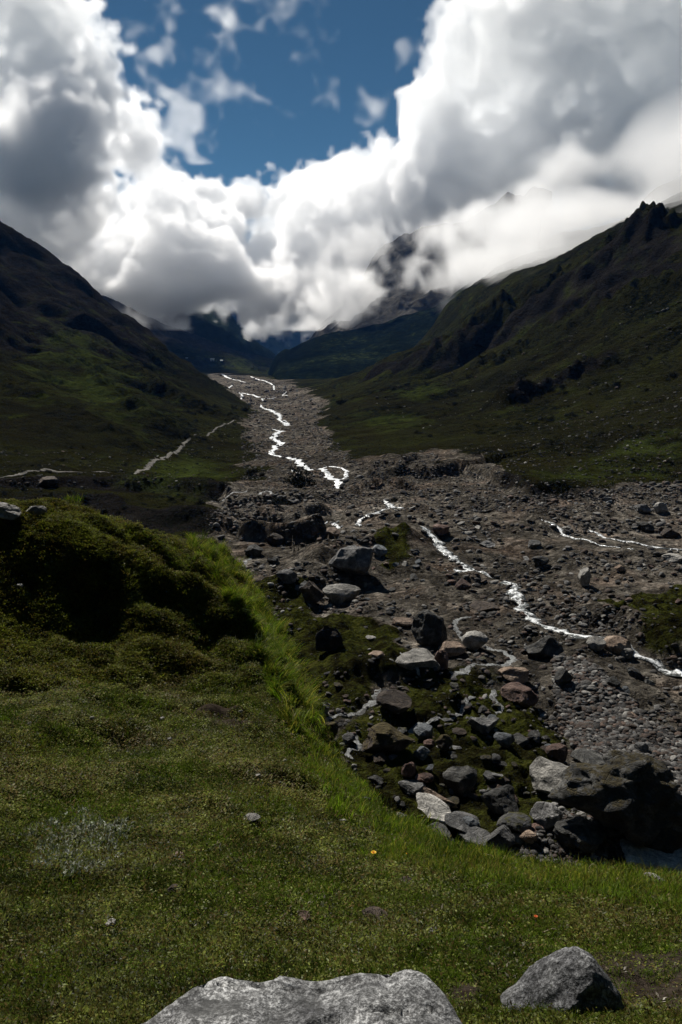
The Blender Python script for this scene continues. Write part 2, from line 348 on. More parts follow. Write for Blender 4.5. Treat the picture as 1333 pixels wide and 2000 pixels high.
kb(130, 1095, 15.2, 2.2, 0.9, 0.25)      # the big mossy mound
kb(420, 1230, 14.6, 1.1, 0.8, 0.5); kb(330, 1180, 15.2, 1.1, 0.7, 0.4); kb(300, 1085, 17.0, 0.9, 0.8, 0.35); kb(200, 1430, 9.4, 0.9, 0.5, 0.16)
kb(480, 1290, 13.6, 0.8, 0.6, 0.35); kb(400, 1130, 18.0, 1.0, 0.8, 0.25)
kb(340, 1250, 14.0, 0.9, 0.5, 0.16); kb(400, 1190, 15.6, 0.6, 0.4, 0.25); kb(470, 1235, 15.0, 0.5, 0.4, 0.22); kb(290, 1140, 15.8, 0.6, 0.4, 0.2); kb(430, 1300, 13.0, 0.7, 0.3, 0.12); kb(520, 1340, 12.8, 0.5, 0.4, 0.2)
kb(440, 1425, 10.6, 0.45, 0.25, 0.16); kb(130, 1460, 8.9, 0.6, 0.3, 0.12); kb(300, 1390, 10.6, 0.7, 0.3, 0.15); kb(60, 1340, 11.2, 0.6, 0.3, 0.14); kb(560, 1560, 7.8, 0.4, 0.2, 0.10); kb(420, 1620, 6.4, 0.35, 0.2, 0.08)
def H(x, y): return H_all(np.atleast_1d(np.asarray(x, float)), np.atleast_1d(np.asarray(y, float)))[0]

AZ = np.radians(np.concatenate([np.linspace(-180, -60, 40)[:-1], np.linspace(-60, -26.5, 60)[:-1], np.linspace(-26.5, 26.5, 760), np.linspace(26.5, 60, 60)[1:], np.linspace(60, 180, 40)[1:]]))
RS = np.exp(np.linspace(math.log(0.9), math.log(6000), 1500))
A_, R_ = np.meshgrid(AZ, RS, indexing='ij')
GX, GY = R_ * np.sin(A_), R_ * np.cos(A_)
GZ, GM = H_all(GX, GY)
LRS = np.log(RS)
def grid_at(F, x, y):                     # bilinear look-up in the terrain grid
    a = np.arctan2(x, y); lr = np.log(np.maximum(np.hypot(x, y), 0.91))
    i = np.clip(np.searchsorted(AZ, a) - 1, 0, len(AZ) - 2); fa = np.clip((a - AZ[i]) / (AZ[i + 1] - AZ[i]), 0, 1)
    t = (lr - LRS[0]) / (LRS[1] - LRS[0]); j = np.clip(t.astype(int), 0, len(RS) - 2); fr = np.clip(t - j, 0, 1)
    return (F[i, j] * (1 - fa) + F[i + 1, j] * fa) * (1 - fr) + (F[i, j + 1] * (1 - fa) + F[i + 1, j + 1] * fa) * fr
def ground(x, y): return grid_at(GZ, np.asarray(x, float), np.asarray(y, float))
def hit(px, py, r0=1.2, r1=5500, n=1400): return march(px, py, ground, r0=r0, r1=r1, n=n)

def mesh_np(name, co, faces, mat=None, attrs=None, smooth=True, parent=None, link=True):
    me = bpy.data.meshes.new(name); co = np.asarray(co, np.float32); faces = np.asarray(faces, np.int32); nf, k = faces.shape
    me.vertices.add(len(co)); me.vertices.foreach_set('co', co.ravel())
    me.loops.add(nf * k); me.loops.foreach_set('vertex_index', faces.ravel())
    me.polygons.add(nf); me.polygons.foreach_set('loop_start', np.arange(0, nf * k, k, dtype=np.int32))
    if smooth: me.polygons.foreach_set('use_smooth', np.ones(nf, bool))
    for nme, val in (attrs or {}).items():
        val = np.asarray(val, np.float32)
        if val.ndim == 1: at_ = me.attributes.new(nme, 'FLOAT', 'POINT'); at_.data.foreach_set('value', val)
        else: at_ = me.attributes.new(nme, 'FLOAT_VECTOR', 'POINT'); at_.data.foreach_set('vector', val.ravel())
    me.update(calc_edges=True)
    if not smooth: me.polygons.foreach_set('use_smooth', np.zeros(nf, bool))
    if mat: me.materials.append(mat)
    o = bpy.data.objects.new(name, me)
    if link: sc.collection.objects.link(o)
    if parent: o.parent = parent
    return o
def submesh(name, co, faces, keep, mat, attrs, **kw):
    f = faces[keep]; u, inv = np.unique(f, return_inverse=True)
    return mesh_np(name, co[u], inv.reshape(f.shape), mat, {k: v[u] for k, v in attrs.items()}, **kw)

# ------------------------------------------------------------ materials
class NT:
    def __init__(s, name, rough=0.9, spec=0.2):
        s.m = bpy.data.materials.new(name); s.m.use_nodes = True; s.t = s.m.node_tree; s.b = s.t.nodes['Principled BSDF']
        s.b.inputs['Roughness'].default_value = rough; s.b.inputs['Specular IOR Level'].default_value = spec
    def n(s, typ, **kw):
        nd = s.t.nodes.new(typ)
        for k, v in kw.items(): setattr(nd, k, v)
        return nd
    def set(s, sock, v):
        if isinstance(v, bpy.types.NodeSocket): s.t.links.new(v, sock)
        elif v is not None: sock.default_value = v
    def math(s, op, a, b=None, c=None, clamp=False):
        nd = s.n('ShaderNodeMath', operation=op, use_clamp=clamp); s.set(nd.inputs[0], a); s.set(nd.inputs[1], b); s.set(nd.inputs[2], c); return nd.outputs[0]
    def attr(s, name): return s.n('ShaderNodeAttribute', attribute_name=name).outputs['Fac']
    def pos(s, scale=None, obj=False):
        o = s.n('ShaderNodeTexCoord').outputs['Object'] if obj else s.n('ShaderNodeNewGeometry').outputs['Position']
        if scale is None: return o
        nd = s.n('ShaderNodeMapping'); s.t.links.new(o, nd.inputs[0]); nd.inputs['Scale'].default_value = scale; return nd.outputs[0]
    def noise(s, sc_, det=4, rough=0.55, vec=None, dist=0.0, col=False):
        nd = s.n('ShaderNodeTexNoise'); nd.inputs['Scale'].default_value = sc_; nd.inputs['Detail'].default_value = det; nd.inputs['Roughness'].default_value = rough
        nd.inputs['Distortion'].default_value = dist; s.set(nd.inputs['Vector'], vec if vec is not None else s.pos()); return nd.outputs['Color' if col else 'Fac']
    def voro(s, sc_, vec=None, feat='F1', out='Distance'):
        nd = s.n('ShaderNodeTexVoronoi', feature=feat); nd.inputs['Scale'].default_value = sc_; s.set(nd.inputs['Vector'], vec if vec is not None else s.pos()); return nd.outputs[out]
    def ramp(s, fac, stops, interp='LINEAR'):
        nd = s.n('ShaderNodeValToRGB'); cr = nd.color_ramp; cr.interpolation = interp
        while len(cr.elements) > 1: cr.elements.remove(cr.elements[-1])
        cr.elements[0].position = stops[0][0]; cr.elements[0].color = (*stops[0][1], 1) if hasattr(stops[0][1], '__len__') else (stops[0][1],) * 3 + (1,)
        for p, c in stops[1:]:
            e = cr.elements.new(p); e.color = (*c, 1) if hasattr(c, '__len__') else (c, c, c, 1)
        s.set(nd.inputs[0], fac); return nd.outputs[0]
    def mix(s, f, a, b, mode='MIX'):
        nd = s.n('ShaderNodeMix', data_type='RGBA', blend_type=mode); s.set(nd.inputs[0], f)
        s.set(nd.inputs[6], (*a, 1) if isinstance(a, tuple) else a); s.set(nd.inputs[7], (*b, 1) if isinstance(b, tuple) else b); return nd.outputs[2]
    def bump(s, h, strength=0.5, dist=0.05, prev=None):
        nd = s.n('ShaderNodeBump'); nd.inputs['Strength'].default_value = strength; nd.inputs['Distance'].default_value = dist
        s.set(nd.inputs['Height'], h); s.set(nd.inputs['Normal'], prev) if prev is not None else None; return nd.outputs[0]
    def color(s, c): s.set(s.b.inputs['Base Color'], (*c, 1) if isinstance(c, tuple) else c)
    def normal(s, n_): s.set(s.b.inputs['Normal'], n_)

GREENS = [(0.38, (0.003, 0.003, 0.002)), (0.46, (0.009, 0.009, 0.004)), (0.53, (0.017, 0.019, 0.006)), (0.60, (0.034, 0.040, 0.010)), (0.68, (0.070, 0.078, 0.020))]
def grass_far(T, scale=1.0):
    """grassy slope seen from far: patches of lush, dry and dark growth at several sizes"""
    p = T.pos((1, 1, 1)); st = T.pos((0.16, 1.0, 0.2))
    big = T.noise(0.018 * scale, 5, 0.6, p); mid = T.noise(0.12 * scale, 6, 0.65, st, 0.4); small = T.noise(0.9 * scale, 6, 0.7, p); fine = T.noise(4.5 * scale, 4, 0.7, p)
    f = T.math('ADD', T.math('MULTIPLY', big, 0.34), T.math('MULTIPLY', mid, 0.38)); f = T.math('ADD', f, T.math('MULTIPLY', small, 0.18)); f = T.math('ADD', f, T.math('MULTIPLY', fine, 0.10))
    col = T.ramp(f, GREENS)
    brown = T.noise(0.05 * scale, 5, 0.6, p, 0.3)
    col = T.mix(T.ramp(brown, [(0.46, 0.0), (0.64, 0.75)]), col, T.mix(1.0, col, (1.05, 0.80, 0.75), 'MULTIPLY'))
    col = T.mix(0.30, col, T.ramp(fine, [(0.35, (0.004, 0.004, 0.002)), (0.65, (0.070, 0.066, 0.028))]))
    # dark low scrub
    sp = T.math('ADD', T.noise(0.55 * scale, 5, 0.75, p), T.math('MULTIPLY', T.noise(0.03 * scale, 3, 0.5, p), 0.7))
    col = T.mix(T.ramp(sp, [(0.90, 0.0), (0.98, 0.9)]), col, (0.004, 0.005, 0.003))
    return col, small, fine

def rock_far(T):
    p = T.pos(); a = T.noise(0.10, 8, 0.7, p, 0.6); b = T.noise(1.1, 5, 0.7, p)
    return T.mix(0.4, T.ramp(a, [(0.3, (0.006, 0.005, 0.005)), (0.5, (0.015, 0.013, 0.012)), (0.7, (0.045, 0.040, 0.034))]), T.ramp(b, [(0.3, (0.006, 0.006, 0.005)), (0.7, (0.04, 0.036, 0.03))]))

T = NT('valley land', 1.0, 0.0)
p = T.pos()
g, sm, fi = grass_far(T)
cl = T.math('ADD', T.attr('cliff_shade'), T.math('MULTIPLY', T.math('SUBTRACT', T.noise(0.25, 5, 0.7), 0.5), 0.9))
c = T.mix(T.ramp(cl, [(0.35, 0.0), (0.55, 1.0)]), g, rock_far(T))  # rock higher up; along the scarps its dark colour paints in their shade
lush = T.ramp(T.math('ADD', T.attr('lush'), T.math('MULTIPLY', T.math('SUBTRACT', T.noise(0.10, 7, 0.7), 0.5), 2.6)), [(0.50, 0.0), (1.0, 0.75)])
c = T.mix(lush, c, T.ramp(T.noise(0.5, 5, 0.7), [(0.3, (0.020, 0.030, 0.006)), (0.7, (0.075, 0.095, 0.020))]))
c = T.mix(T.ramp(T.math('MULTIPLY', T.attr('lush'), 0.6), [(0.62, 0.0), (0.80, 0.9)]), c, T.ramp(T.noise(0.7, 5, 0.7), [(0.3, (0.045, 0.062, 0.014)), (0.7, (0.10, 0.13, 0.03))]))
big = T.noise(0.035, 5, 0.6); mid = T.noise(0.4, 6, 0.68); fine = T.noise(5.0, 5, 0.75)
base = T.ramp(T.math('ADD', T.math('MULTIPLY', mid, 0.55), T.math('MULTIPLY', big, 0.45)), [(0.36, (0.034, 0.030, 0.024)), (0.5, (0.105, 0.093, 0.076)), (0.62, (0.23, 0.208, 0.175))])
peb = T.voro(3.2, p, out='Color'); pebd = T.voro(3.2, p); peb2 = T.voro(1.1, p, out='Color')
pc = T.mix(1.0, base, T.ramp(peb, [(0.2, 0.4), (0.6, 1.1), (0.9, 3.0)]), 'MULTIPLY')
pc = T.mix(0.55, pc, T.mix(1.0, base, T.ramp(peb2, [(0.2, 0.4), (0.7, 1.2), (0.93, 3.0)]), 'MULTIPLY'))
red = T.ramp(T.noise(0.14, 4, 0.6), [(0.50, 0.0), (0.70, 0.40)])
pc = T.mix(red, pc, T.mix(1.0, pc, (1.35, 0.92, 0.75), 'MULTIPLY'))
green = T.math('ADD', T.math('MULTIPLY', T.attr('moss'), 0.62), T.math('ADD', T.math('MULTIPLY', T.noise(0.45, 5, 0.65), 0.7), T.math('MULTIPLY', T.noise(2.0, 4, 0.7), 0.25)))
mosscol = T.ramp(T.math('ADD', T.math('MULTIPLY', T.noise(1.4, 5, 0.7), 0.6), T.math('MULTIPLY', T.noise(0.3, 3, 0.6), 0.4)), [(0.36, (0.006, 0.005, 0.003)), (0.47, (0.022, 0.021, 0.007)), (0.56, (0.050, 0.056, 0.011)), (0.68, (0.085, 0.080, 0.020))])
pc = T.mix(T.ramp(green, [(0.66, 0.0), (0.84, 1.0)]), pc, mosscol)
bedf = T.math('ADD', T.attr('bed'), T.math('MULTIPLY', T.math('SUBTRACT', T.noise(0.22, 7, 0.72), 0.5), 1.7))
bm_ = T.ramp(bedf, [(0.44, 0.0), (0.56, 1.0)])
T.color(T.mix(bm_, c, pc))
b1 = T.bump(T.math('ADD', T.math('ADD', mid, T.math('MULTIPLY', T.noise(0.25, 5, 0.7), 2.0)), T.math('MULTIPLY', T.noise(1.3, 5, 0.75), 0.8)), 1.0, 1.3, T.bump(T.math('SUBTRACT', fine, pebd), 0.9, 0.2))
T.normal(b1)
M_HILL = M_BED = T.m

T = NT('turf', 1.0, 0.0)
n1 = T.noise(0.9, 4, 0.6); n2 = T.noise(9, 5, 0.7)
cc = T.ramp(T.math('ADD', T.math('MULTIPLY', n1, 0.5), T.math('MULTIPLY', n2, 0.5)), [(0.35, (0.010, 0.008, 0.004)), (0.5, (0.020, 0.022, 0.006)), (0.65, (0.036, 0.040, 0.010))])
dirt = T.ramp(T.math('ADD', T.attr('dirt'), T.math('MULTIPLY', T.math('SUBTRACT', n2, 0.5), 0.8)), [(0.35, 0.0), (0.55, 1.0)])
cc = T.mix(dirt, cc, T.ramp(T.noise(22, 5, 0.7), [(0.3, (0.012, 0.009, 0.007)), (0.7, (0.060, 0.047, 0.036))]))
T.color(cc); T.normal(T.bump(n2, 0.9, 0.06, T.bump(T.noise(60, 3, 0.7), 0.8, 0.01)))
M_TURF = T.m

# ------------------------------------------------------------ the ground, split where its nature changes
nA, nR = GZ.shape; idx = np.arange(nA * nR).reshape(nA, nR)
CO = np.stack([GX, GY, GZ], -1).reshape(-1, 3)
FA = np.stack([idx[:-1, :-1], idx[:-1, 1:], idx[1:, 1:], idx[1:, :-1]], -1).reshape(-1, 4)[:, ::-1]
kn_ = GM['knoll'].ravel(); bd_ = GM['bed'].ravel()
DIRT = np.zeros(len(CO))
for px, py, r_, rad in ((1250, 1930, 2.7, 0.35), (1333, 1900, 2.9, 0.4), (1150, 1960, 2.4, 0.2), (900, 1960, 2.35, 0.12), (70, 1285, 12.3, 0.35), (420, 1395, 10.6, 0.3), (450, 1430, 10.0, 0.3), (10, 1130, 14, 0.5), (370, 1030, 20.5, 0.5)):
    q = pt(px, py, r_); DIRT = np.maximum(DIRT, sstep(1.6, 0.4, np.hypot(CO[:, 0] - q[0], CO[:, 1] - q[1]) / rad))
LUSH = np.zeros(len(CO))
for poly in ([(285,925),(360,885),(420,905),(430,925),(380,950),(270,950)], [(540,750),(600,735),(700,712),(800,700),(860,720),(760,745),(680,760),(620,765)], [(365,695),(480,700),(560,712),(540,735),(440,725),(380,712)], [(740,765),(860,745),(900,760),(800,790)], [(1000,935),(1200,850),(1333,830),(1333,925),(1100,955)], [(40,600),(150,640),(260,690),(380,830),(300,860),(60,790),(0,700)], [(640,830),(800,800),(860,820),(760,850)]):
    W = line_w(poly, ground, r0=600 if poly[0] == (365,695) else 40); c0 = np.array([q[:2] for q in W]).mean(0); rr = np.hypot(*(np.array([q[:2] for q in W]) - c0).T).max() * 1.4
    m = np.hypot(CO[:, 0] - c0[0], CO[:, 1] - c0[1]) < rr; LUSH[m] = np.maximum(LUSH[m], np.clip(0.5 + region(CO[m, 0], CO[m, 1], W, 0.30 * rr), 0, 1) * (1.5 if poly[0] == (285,925) else 0.85))
ATT = dict(bed=GM['bed'].ravel(), lush=LUSH, cliff_shade=GM['cliff_shade'].ravel(), moss=GM['moss'].ravel(), dirt=DIRT)
fk = kn_[FA].mean(1) > 0.5; fb = (bd_[FA].mean(1) > 0.5) & ~fk; fx = CO[FA, 0].mean(1); fy = CO[FA, 1].mean(1)
left_ = fx < -0.11 * fy - 3
def structure(o, **kw):
    o['kind'] = 'structure'
    for k, v in kw.items(): o[k] = v
    return o
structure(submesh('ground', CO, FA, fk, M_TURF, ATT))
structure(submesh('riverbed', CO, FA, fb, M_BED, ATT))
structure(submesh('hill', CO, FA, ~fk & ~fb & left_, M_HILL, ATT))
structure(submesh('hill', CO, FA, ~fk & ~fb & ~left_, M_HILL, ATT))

# ------------------------------------------------------------ farther hills
def far_hill(crest, r_base, r_crest, r_end, z_base, mat, seed, amp=22, rough=5, n_a=260, n_r=110):
    xs = np.array([c[0] for c in crest], float); ys = np.array([c[1] for c in crest], float)
    px = np.linspace(xs[0], xs[-1], n_a); a, t = az_tan(px, np.interp(px, xs, ys))
    edge = sstep(0, 0.06, (px - xs[0]) / (xs[-1] - xs[0])) * sstep(1, 0.94, (px - xs[0]) / (xs[-1] - xs[0]))
    rs = np.linspace(r_base, r_end, n_r); A, RR = np.meshgrid(a, rs, indexing='ij'); top = (t * r_crest)[:, None]
    x, y = RR * np.sin(A), RR * np.cos(A)
    up = np.clip((RR - r_base) / (r_crest - r_base), 0, 1); dn = np.clip((RR - r_crest) / (r_end - r_crest), 0, 1)
    z = z_base + (top - z_base) * (up ** 1.25) * (1 - 0.9 * sstep(0, 1, dn))
    n_ = fbm(x, y, 160, 6, seed, None, 0.52, ridged=True) - 0.3
    z = z + amp * n_ * np.sin(np.pi * np.clip(up * 0.93, 0, 1)) ** 0.7 + rough * fbm(x, y, 30, 4, seed + 5) * up - 15 * (1 - edge[:, None])
    i_ = np.arange(n_a * n_r).reshape(n_a, n_r)
    F = np.stack([i_[:-1, :-1], i_[1:, :-1], i_[1:, 1:], i_[:-1, 1:]], -1).reshape(-1, 4)
    return structure(mesh_np('hill', np.stack([x, y, z], -1).reshape(-1, 3), F, mat))
T = NT('distant forested hill', 1.0, 0.0)
p = T.pos()
f = T.math('ADD', T.math('MULTIPLY', T.noise(0.006, 6, 0.62, p), 0.5), T.math('MULTIPLY', T.noise(0.05, 6, 0.7, p), 0.5))
cc = T.ramp(f, [(0.42, (0.003, 0.005, 0.005)), (0.54, (0.008, 0.013, 0.010)), (0.66, (0.018, 0.026, 0.014))])
T.color(cc); T.normal(T.bump(T.noise(0.06, 6, 0.7), 1.0, 6)); M_FAR = T.m
T = NT('shade-darkened scrub slope', 1.0, 0.0)
f = T.math('ADD', T.math('MULTIPLY', T.noise(0.012, 5, 0.62), 0.45), T.math('MULTIPLY', T.noise(0.16, 6, 0.72), 0.55))
cc = T.ramp(f, [(0.44, (0.002, 0.003, 0.002)), (0.54, (0.007, 0.010, 0.005)), (0.64, (0.035, 0.045, 0.014))])  # ramp lowered so that the colour carries the cloud shadow on this ridge
T.color(cc); T.normal(T.bump(T.noise(0.15, 6, 0.75), 1.0, 3)); M_SCRUB = T.m
T = NT('grey crag', 1.0, 0.0)
T.color(T.ramp(T.noise(0.03, 8, 0.7, dist=0.8), [(0.35, (0.03, 0.028, 0.025)), (0.52, (0.07, 0.066, 0.058)), (0.7, (0.16, 0.15, 0.135))])); T.normal(T.bump(T.noise(0.05, 8, 0.72, dist=1.0), 1.0, 8)); M_CRAG = T.m

far_hill([(120,600),(230,560),(300,560),(350,566),(390,585),(430,601),(448,612),(462,634),(490,662),(515,682),(548,706),(575,730)], 1150, 1750, 2500, -70, M_FAR, 101, amp=14, rough=3)
far_hill([(380,640),(470,632),(520,650),(545,664),(575,690),(600,672),(640,640),(700,600),(760,590)], 2100, 2900, 3600, -150, M_FAR, 111, amp=16)
far_hill([(220,640),(330,590),(400,530),(428,474),(438,463),(447,468),(460,482),(474,494),(500,528),(560,580),(680,640)], 2700, 3300, 3900, -150, M_FAR, 121, amp=12, rough=9)
far_hill([(515,722),(530,706),(545,692),(558,684),(566,686),(590,672),(615,660),(640,654),(690,646),(740,634),(800,616),(850,600),(880,580),(930,545),(1000,520)], 640, 980, 1400, -36, M_SCRUB, 131, amp=3, rough=2)
far_hill([(600,660),(640,628),(690,580),(712,535),(728,506),(745,488),(770,474),(800,462),(826,446),(842,438),(856,444),(880,440),(930,420),(1000,380),(1080,360)], 900, 1350, 1800, -30, M_CRAG, 141, amp=12, rough=9)

# ------------------------------------------------------------ clouds: one mass of real vapour per bank, its density worked out in space and stored voxel by voxel
def up_mat(n, period, off):
    """cubic B-spline interpolation matrix: n samples from a lattice with the given period (in samples)"""
    t = np.arange(n) / period + off; i = np.floor(t).astype(int); f = (t - i).astype(np.float32); m = int(i.max()) + 4
    M = np.zeros((n, m), np.float32); k = np.arange(n)
    M[k, i] = (1 - f) ** 3 / 6; M[k, i + 1] = (3 * f ** 3 - 6 * f ** 2 + 4) / 6; M[k, i + 2] = (-3 * f ** 3 + 3 * f ** 2 + 3 * f + 1) / 6; M[k, i + 3] = f ** 3 / 6
    return M
def vnoise(shape, period, seed):
    g_ = np.random.default_rng(seed); per = period if hasattr(period, '__len__') else (period,) * 3
    Ms = [up_mat(n, p_, g_.random()) for n, p_ in zip(shape, per)]
    L = g_.standard_normal([M.shape[1] for M in Ms]).astype(np.float32)
    L = np.tensordot(Ms[0], L, (1, 0)); L = np.tensordot(L, Ms[1], (1, 1)).transpose(0, 2, 1); L = np.tensordot(L, Ms[2], (2, 1))
    return L * 1.9                         # roughly unit variance
def volume_object(name, lo, hi, dens, mat):
    """a mesh that only carries the densities; a geometry node turns them into a volume"""
    nx, ny, nz = dens.shape
    me = bpy.data.meshes.new(name); me.vertices.add(dens.size)
    me.attributes.new('dens', 'FLOAT', 'POINT').data.foreach_set('value', np.ascontiguousarray(dens, np.float32).ravel())
    co = np.zeros((dens.size, 3), np.float32); co[:] = [(lo[0] + hi[0]) / 2, (lo[1] + hi[1]) / 2, (lo[2] + hi[2]) / 2]; co[0] = lo; co[-1] = hi
    me.vertices.foreach_set('co', co.ravel())
    me.materials.append(mat)
    o = bpy.data.objects.new(name, me); sc.collection.objects.link(o)
    ng = bpy.data.node_groups.new(name, 'GeometryNodeTree')
    ng.interface.new_socket('Geometry', in_out='INPUT', socket_type='NodeSocketGeometry'); ng.interface.new_socket('Geometry', in_out='OUTPUT', socket_type='NodeSocketGeometry')
    N = ng.nodes.new; L = ng.links.new
    gi, go = N('NodeGroupInput'), N('NodeGroupOutput')
    vc = N('GeometryNodeVolumeCube'); vc.inputs['Min'].default_value = lo; vc.inputs['Max'].default_value = hi
    for k, n in zip('XYZ', (nx, ny, nz)): vc.inputs['Resolution ' + k].default_value = n
    pos = N('GeometryNodeInputPosition'); sep = N('ShaderNodeSeparateXYZ'); L(pos.outputs[0], sep.inputs[0])
    terms = []
    for k in range(3):
        n = dens.shape[k]
        a_ = N('ShaderNodeMath'); a_.operation = 'MULTIPLY_ADD'; L(sep.outputs[k], a_.inputs[0]); s_ = (n - 1) / (hi[k] - lo[k]); a_.inputs[1].default_value = s_; a_.inputs[2].default_value = -lo[k] * s_
        r_ = N('ShaderNodeMath'); r_.operation = 'ROUND'; L(a_.outputs[0], r_.inputs[0])
        i_ = N('FunctionNodeFloatToInt'); L(r_.outputs[0], i_.inputs[0])
        m_ = N('FunctionNodeIntegerMath'); m_.operation = 'MULTIPLY'; L(i_.outputs[0], m_.inputs[0]); m_.inputs[1].default_value = (ny * nz, nz, 1)[k]; terms.append(m_.outputs[0])
    s1 = N('FunctionNodeIntegerMath'); s1.operation = 'ADD'; L(terms[0], s1.inputs[0]); L(terms[1], s1.inputs[1])
    s2 = N('FunctionNodeIntegerMath'); s2.operation = 'ADD'; L(s1.outputs[0], s2.inputs[0]); L(terms[2], s2.inputs[1])
    na = N('GeometryNodeInputNamedAttribute'); na.data_type = 'FLOAT'; na.inputs['Name'].default_value = 'dens'
    si = N('GeometryNodeSampleIndex'); si.data_type = 'FLOAT'; si.domain = 'POINT'; si.clamp = True
    L(gi.outputs[0], si.inputs['Geometry']); L(na.outputs['Attribute'], si.inputs['Value']); L(s2.outputs[0], si.inputs['Index'])
    L(si.outputs[0], vc.inputs['Density'])
    sm = N('GeometryNodeSetMaterial'); sm.inputs['Material'].default_value = mat
    L(vc.outputs[0], sm.inputs[0]); L(sm.outputs[0], go.inputs[0])
    md = o.modifiers.new('volume', 'NODES'); md.node_group = ng
    return o
def vapour(name, density, aniso):
    m = bpy.data.materials.new(name); m.use_nodes = True; t = m.node_tree; t.nodes.clear()
    out = t.nodes.new('ShaderNodeOutputMaterial'); v = t.nodes.new('ShaderNodeVolumePrincipled'); t.links.new(v.outputs[0], out.inputs['Volume'])
    v.inputs['Color'].default_value = (1, 1, 1, 1); v.inputs['Density'].default_value = density; v.inputs['Anisotropy'].default_value = aniso
    return m
M_CLOUD = vapour('cloud vapour', 1.0, 0.5)
M_CLOUD.volume_intersection_method if hasattr(M_CLOUD, 'volume_intersection_method') else None

def cloud_bank(name, lo, hi, vox, blobs, seed, waves, amps, dens=0.03, edge=0.25, depth=0.45):
    n = [int(round((hi[k] - lo[k]) / vox)) + 1 for k in range(3)]; hi = tuple(lo[k] + vox * (n[k] - 1) for k in range(3))
    ax = [(lo[k] + vox * np.arange(n[k])).astype(np.float32) for k in range(3)]
    # slow warp of space so that no blob keeps its outline
    W = [vnoise(n, 130 / vox, seed + 70 + k) * 26 + vnoise(n, 48 / vox, seed + 80 + k) * 9 for k in range(3)]
    shape = np.full(n, -1.0, np.float32)
    for (px, py, r, rx, ry, rd, wgt) in blobs:
        c = pt(px, py, r); d = np.linalg.norm(c); RX, RZ = rx * d / FPX, ry * d / FPX
        sl = []; m = 1.0
        for k, rad in enumerate((RX, rd * depth, RZ)):
            i0 = int(np.clip((c[k] - rad * 2 - 60 - lo[k]) / vox, 0, n[k])); i1 = int(np.clip((c[k] + rad * 2 + 60 - lo[k]) / vox, 0, n[k])); sl.append(slice(i0, i1))
        sl = tuple(sl)
        if min(s.stop - s.start for s in sl) <= 0: continue
        X = ax[0][sl[0]][:, None, None] + W[0][sl]; Y = ax[1][sl[1]][None, :, None] + W[1][sl]; Z = ax[2][sl[2]][None, None, :] + W[2][sl]
        q = np.sqrt(((X - c[0]) / RX) ** 2 + ((Y - c[1]) / (rd * depth)) ** 2 + ((Z - c[2]) / RZ) ** 2)
        f = (1 - q) * wgt
        o_ = shape[sl]; h = np.clip(0.5 + 0.5 * (f - o_) / 0.25, 0, 1); shape[sl] = o_ * (1 - h) + f * h + 0.25 * h * (1 - h)
    del W
    nz_ = 0; s_ = 0
    for i, (w, a_) in enumerate(zip(waves, amps)):
        v = vnoise(n, max(w / vox, 1.6), seed + i)
        nz_ = nz_ + a_ * (0.55 - np.abs(v)) if i < len(waves) - 1 else nz_ + a_ * 0.6 * v
    D = np.clip((shape * 0.85 + nz_ - 0.03) / edge, 0, 1); D = D * D * (3 - 2 * D)
    D = D * (0.35 + 0.65 * np.clip(shape * 1.6 + 0.5, 0, 1)) * dens
    D[D < dens * 0.004] = 0
    for k in range(3):
        s = [slice(None)] * 3; s[k] = 0; D[tuple(s)] = 0; s[k] = -1; D[tuple(s)] = 0
    o = volume_object(name, lo, hi, D, M_CLOUD); o['kind'] = 'stuff'
    return o
# blobs: pixel x, y, distance, radius x and y in pixels, depth in metres, weight
BANK = [(-150,420,1500,260,150,220,1),(60,560,1500,260,110,220,1),(250,520,1500,180,110,220,1),(250,430,1600,110,80,200,1),(300,350,1650,34,40,60,1),
 (380,490,1600,130,110,220,1),(400,370,1700,60,44,120,1),(470,372,1750,60,40,120,1),(560,380,1750,80,52,150,1),(650,376,1700,70,54,150,1),(730,380,1650,80,55,150,1),(520,450,1750,90,50,110,0.9),
 (560,560,1600,110,90,200,1),(660,500,1550,110,110,220,1),(780,450,1500,120,120,220,1),(540,600,1500,90,40,150,1),(400,550,1450,90,46,150,1),(330,550,1500,110,50,150,1),(300,590,1420,90,26,120,0.9),(400,588,1420,80,24,120,0.9),(500,598,1420,70,24,120,0.9),(230,560,1400,70,40,120,1),
 (50,50,1400,105,130,130,1),(0,160,1400,140,150,150,1),(120,300,1350,120,130,200,1.0),(115,290,1200,85,110,230,1),(215,255,1450,58,60,120,1),(-80,300,1400,200,200,220,1),(0,0,1400,120,120,160,1),(245,305,1500,36,38,80,0.6),
 (975,180,1420,95,150,130,1),(925,120,1420,34,70,80,0.7),(865,260,1430,100,76,120,1),(812,222,1430,46,34,70,0.8),(1020,50,1420,50,100,100,1),(1070,150,1420,140,200,110,1),(1200,100,1430,200,240,100,1),(1100,340,1400,190,120,110,1),(960,350,1400,160,90,110,1),(1350,240,1430,230,200,100,1),(1330,20,1440,230,200,100,1)]
WISPS = [(290,84,1500,24,28,30,0.5),(322,152,1500,38,24,30,0.45),(352,190,1500,46,34,34,0.5),(395,265,1520,54,18,26,0.45),(440,278,1520,38,9,20,0.3),(362,228,1500,30,30,26,0.4),(430,30,1460,70,90,30,0.15),(730,265,1450,26,28,26,0.45),(787,150,1450,18,34,22,0.5)]
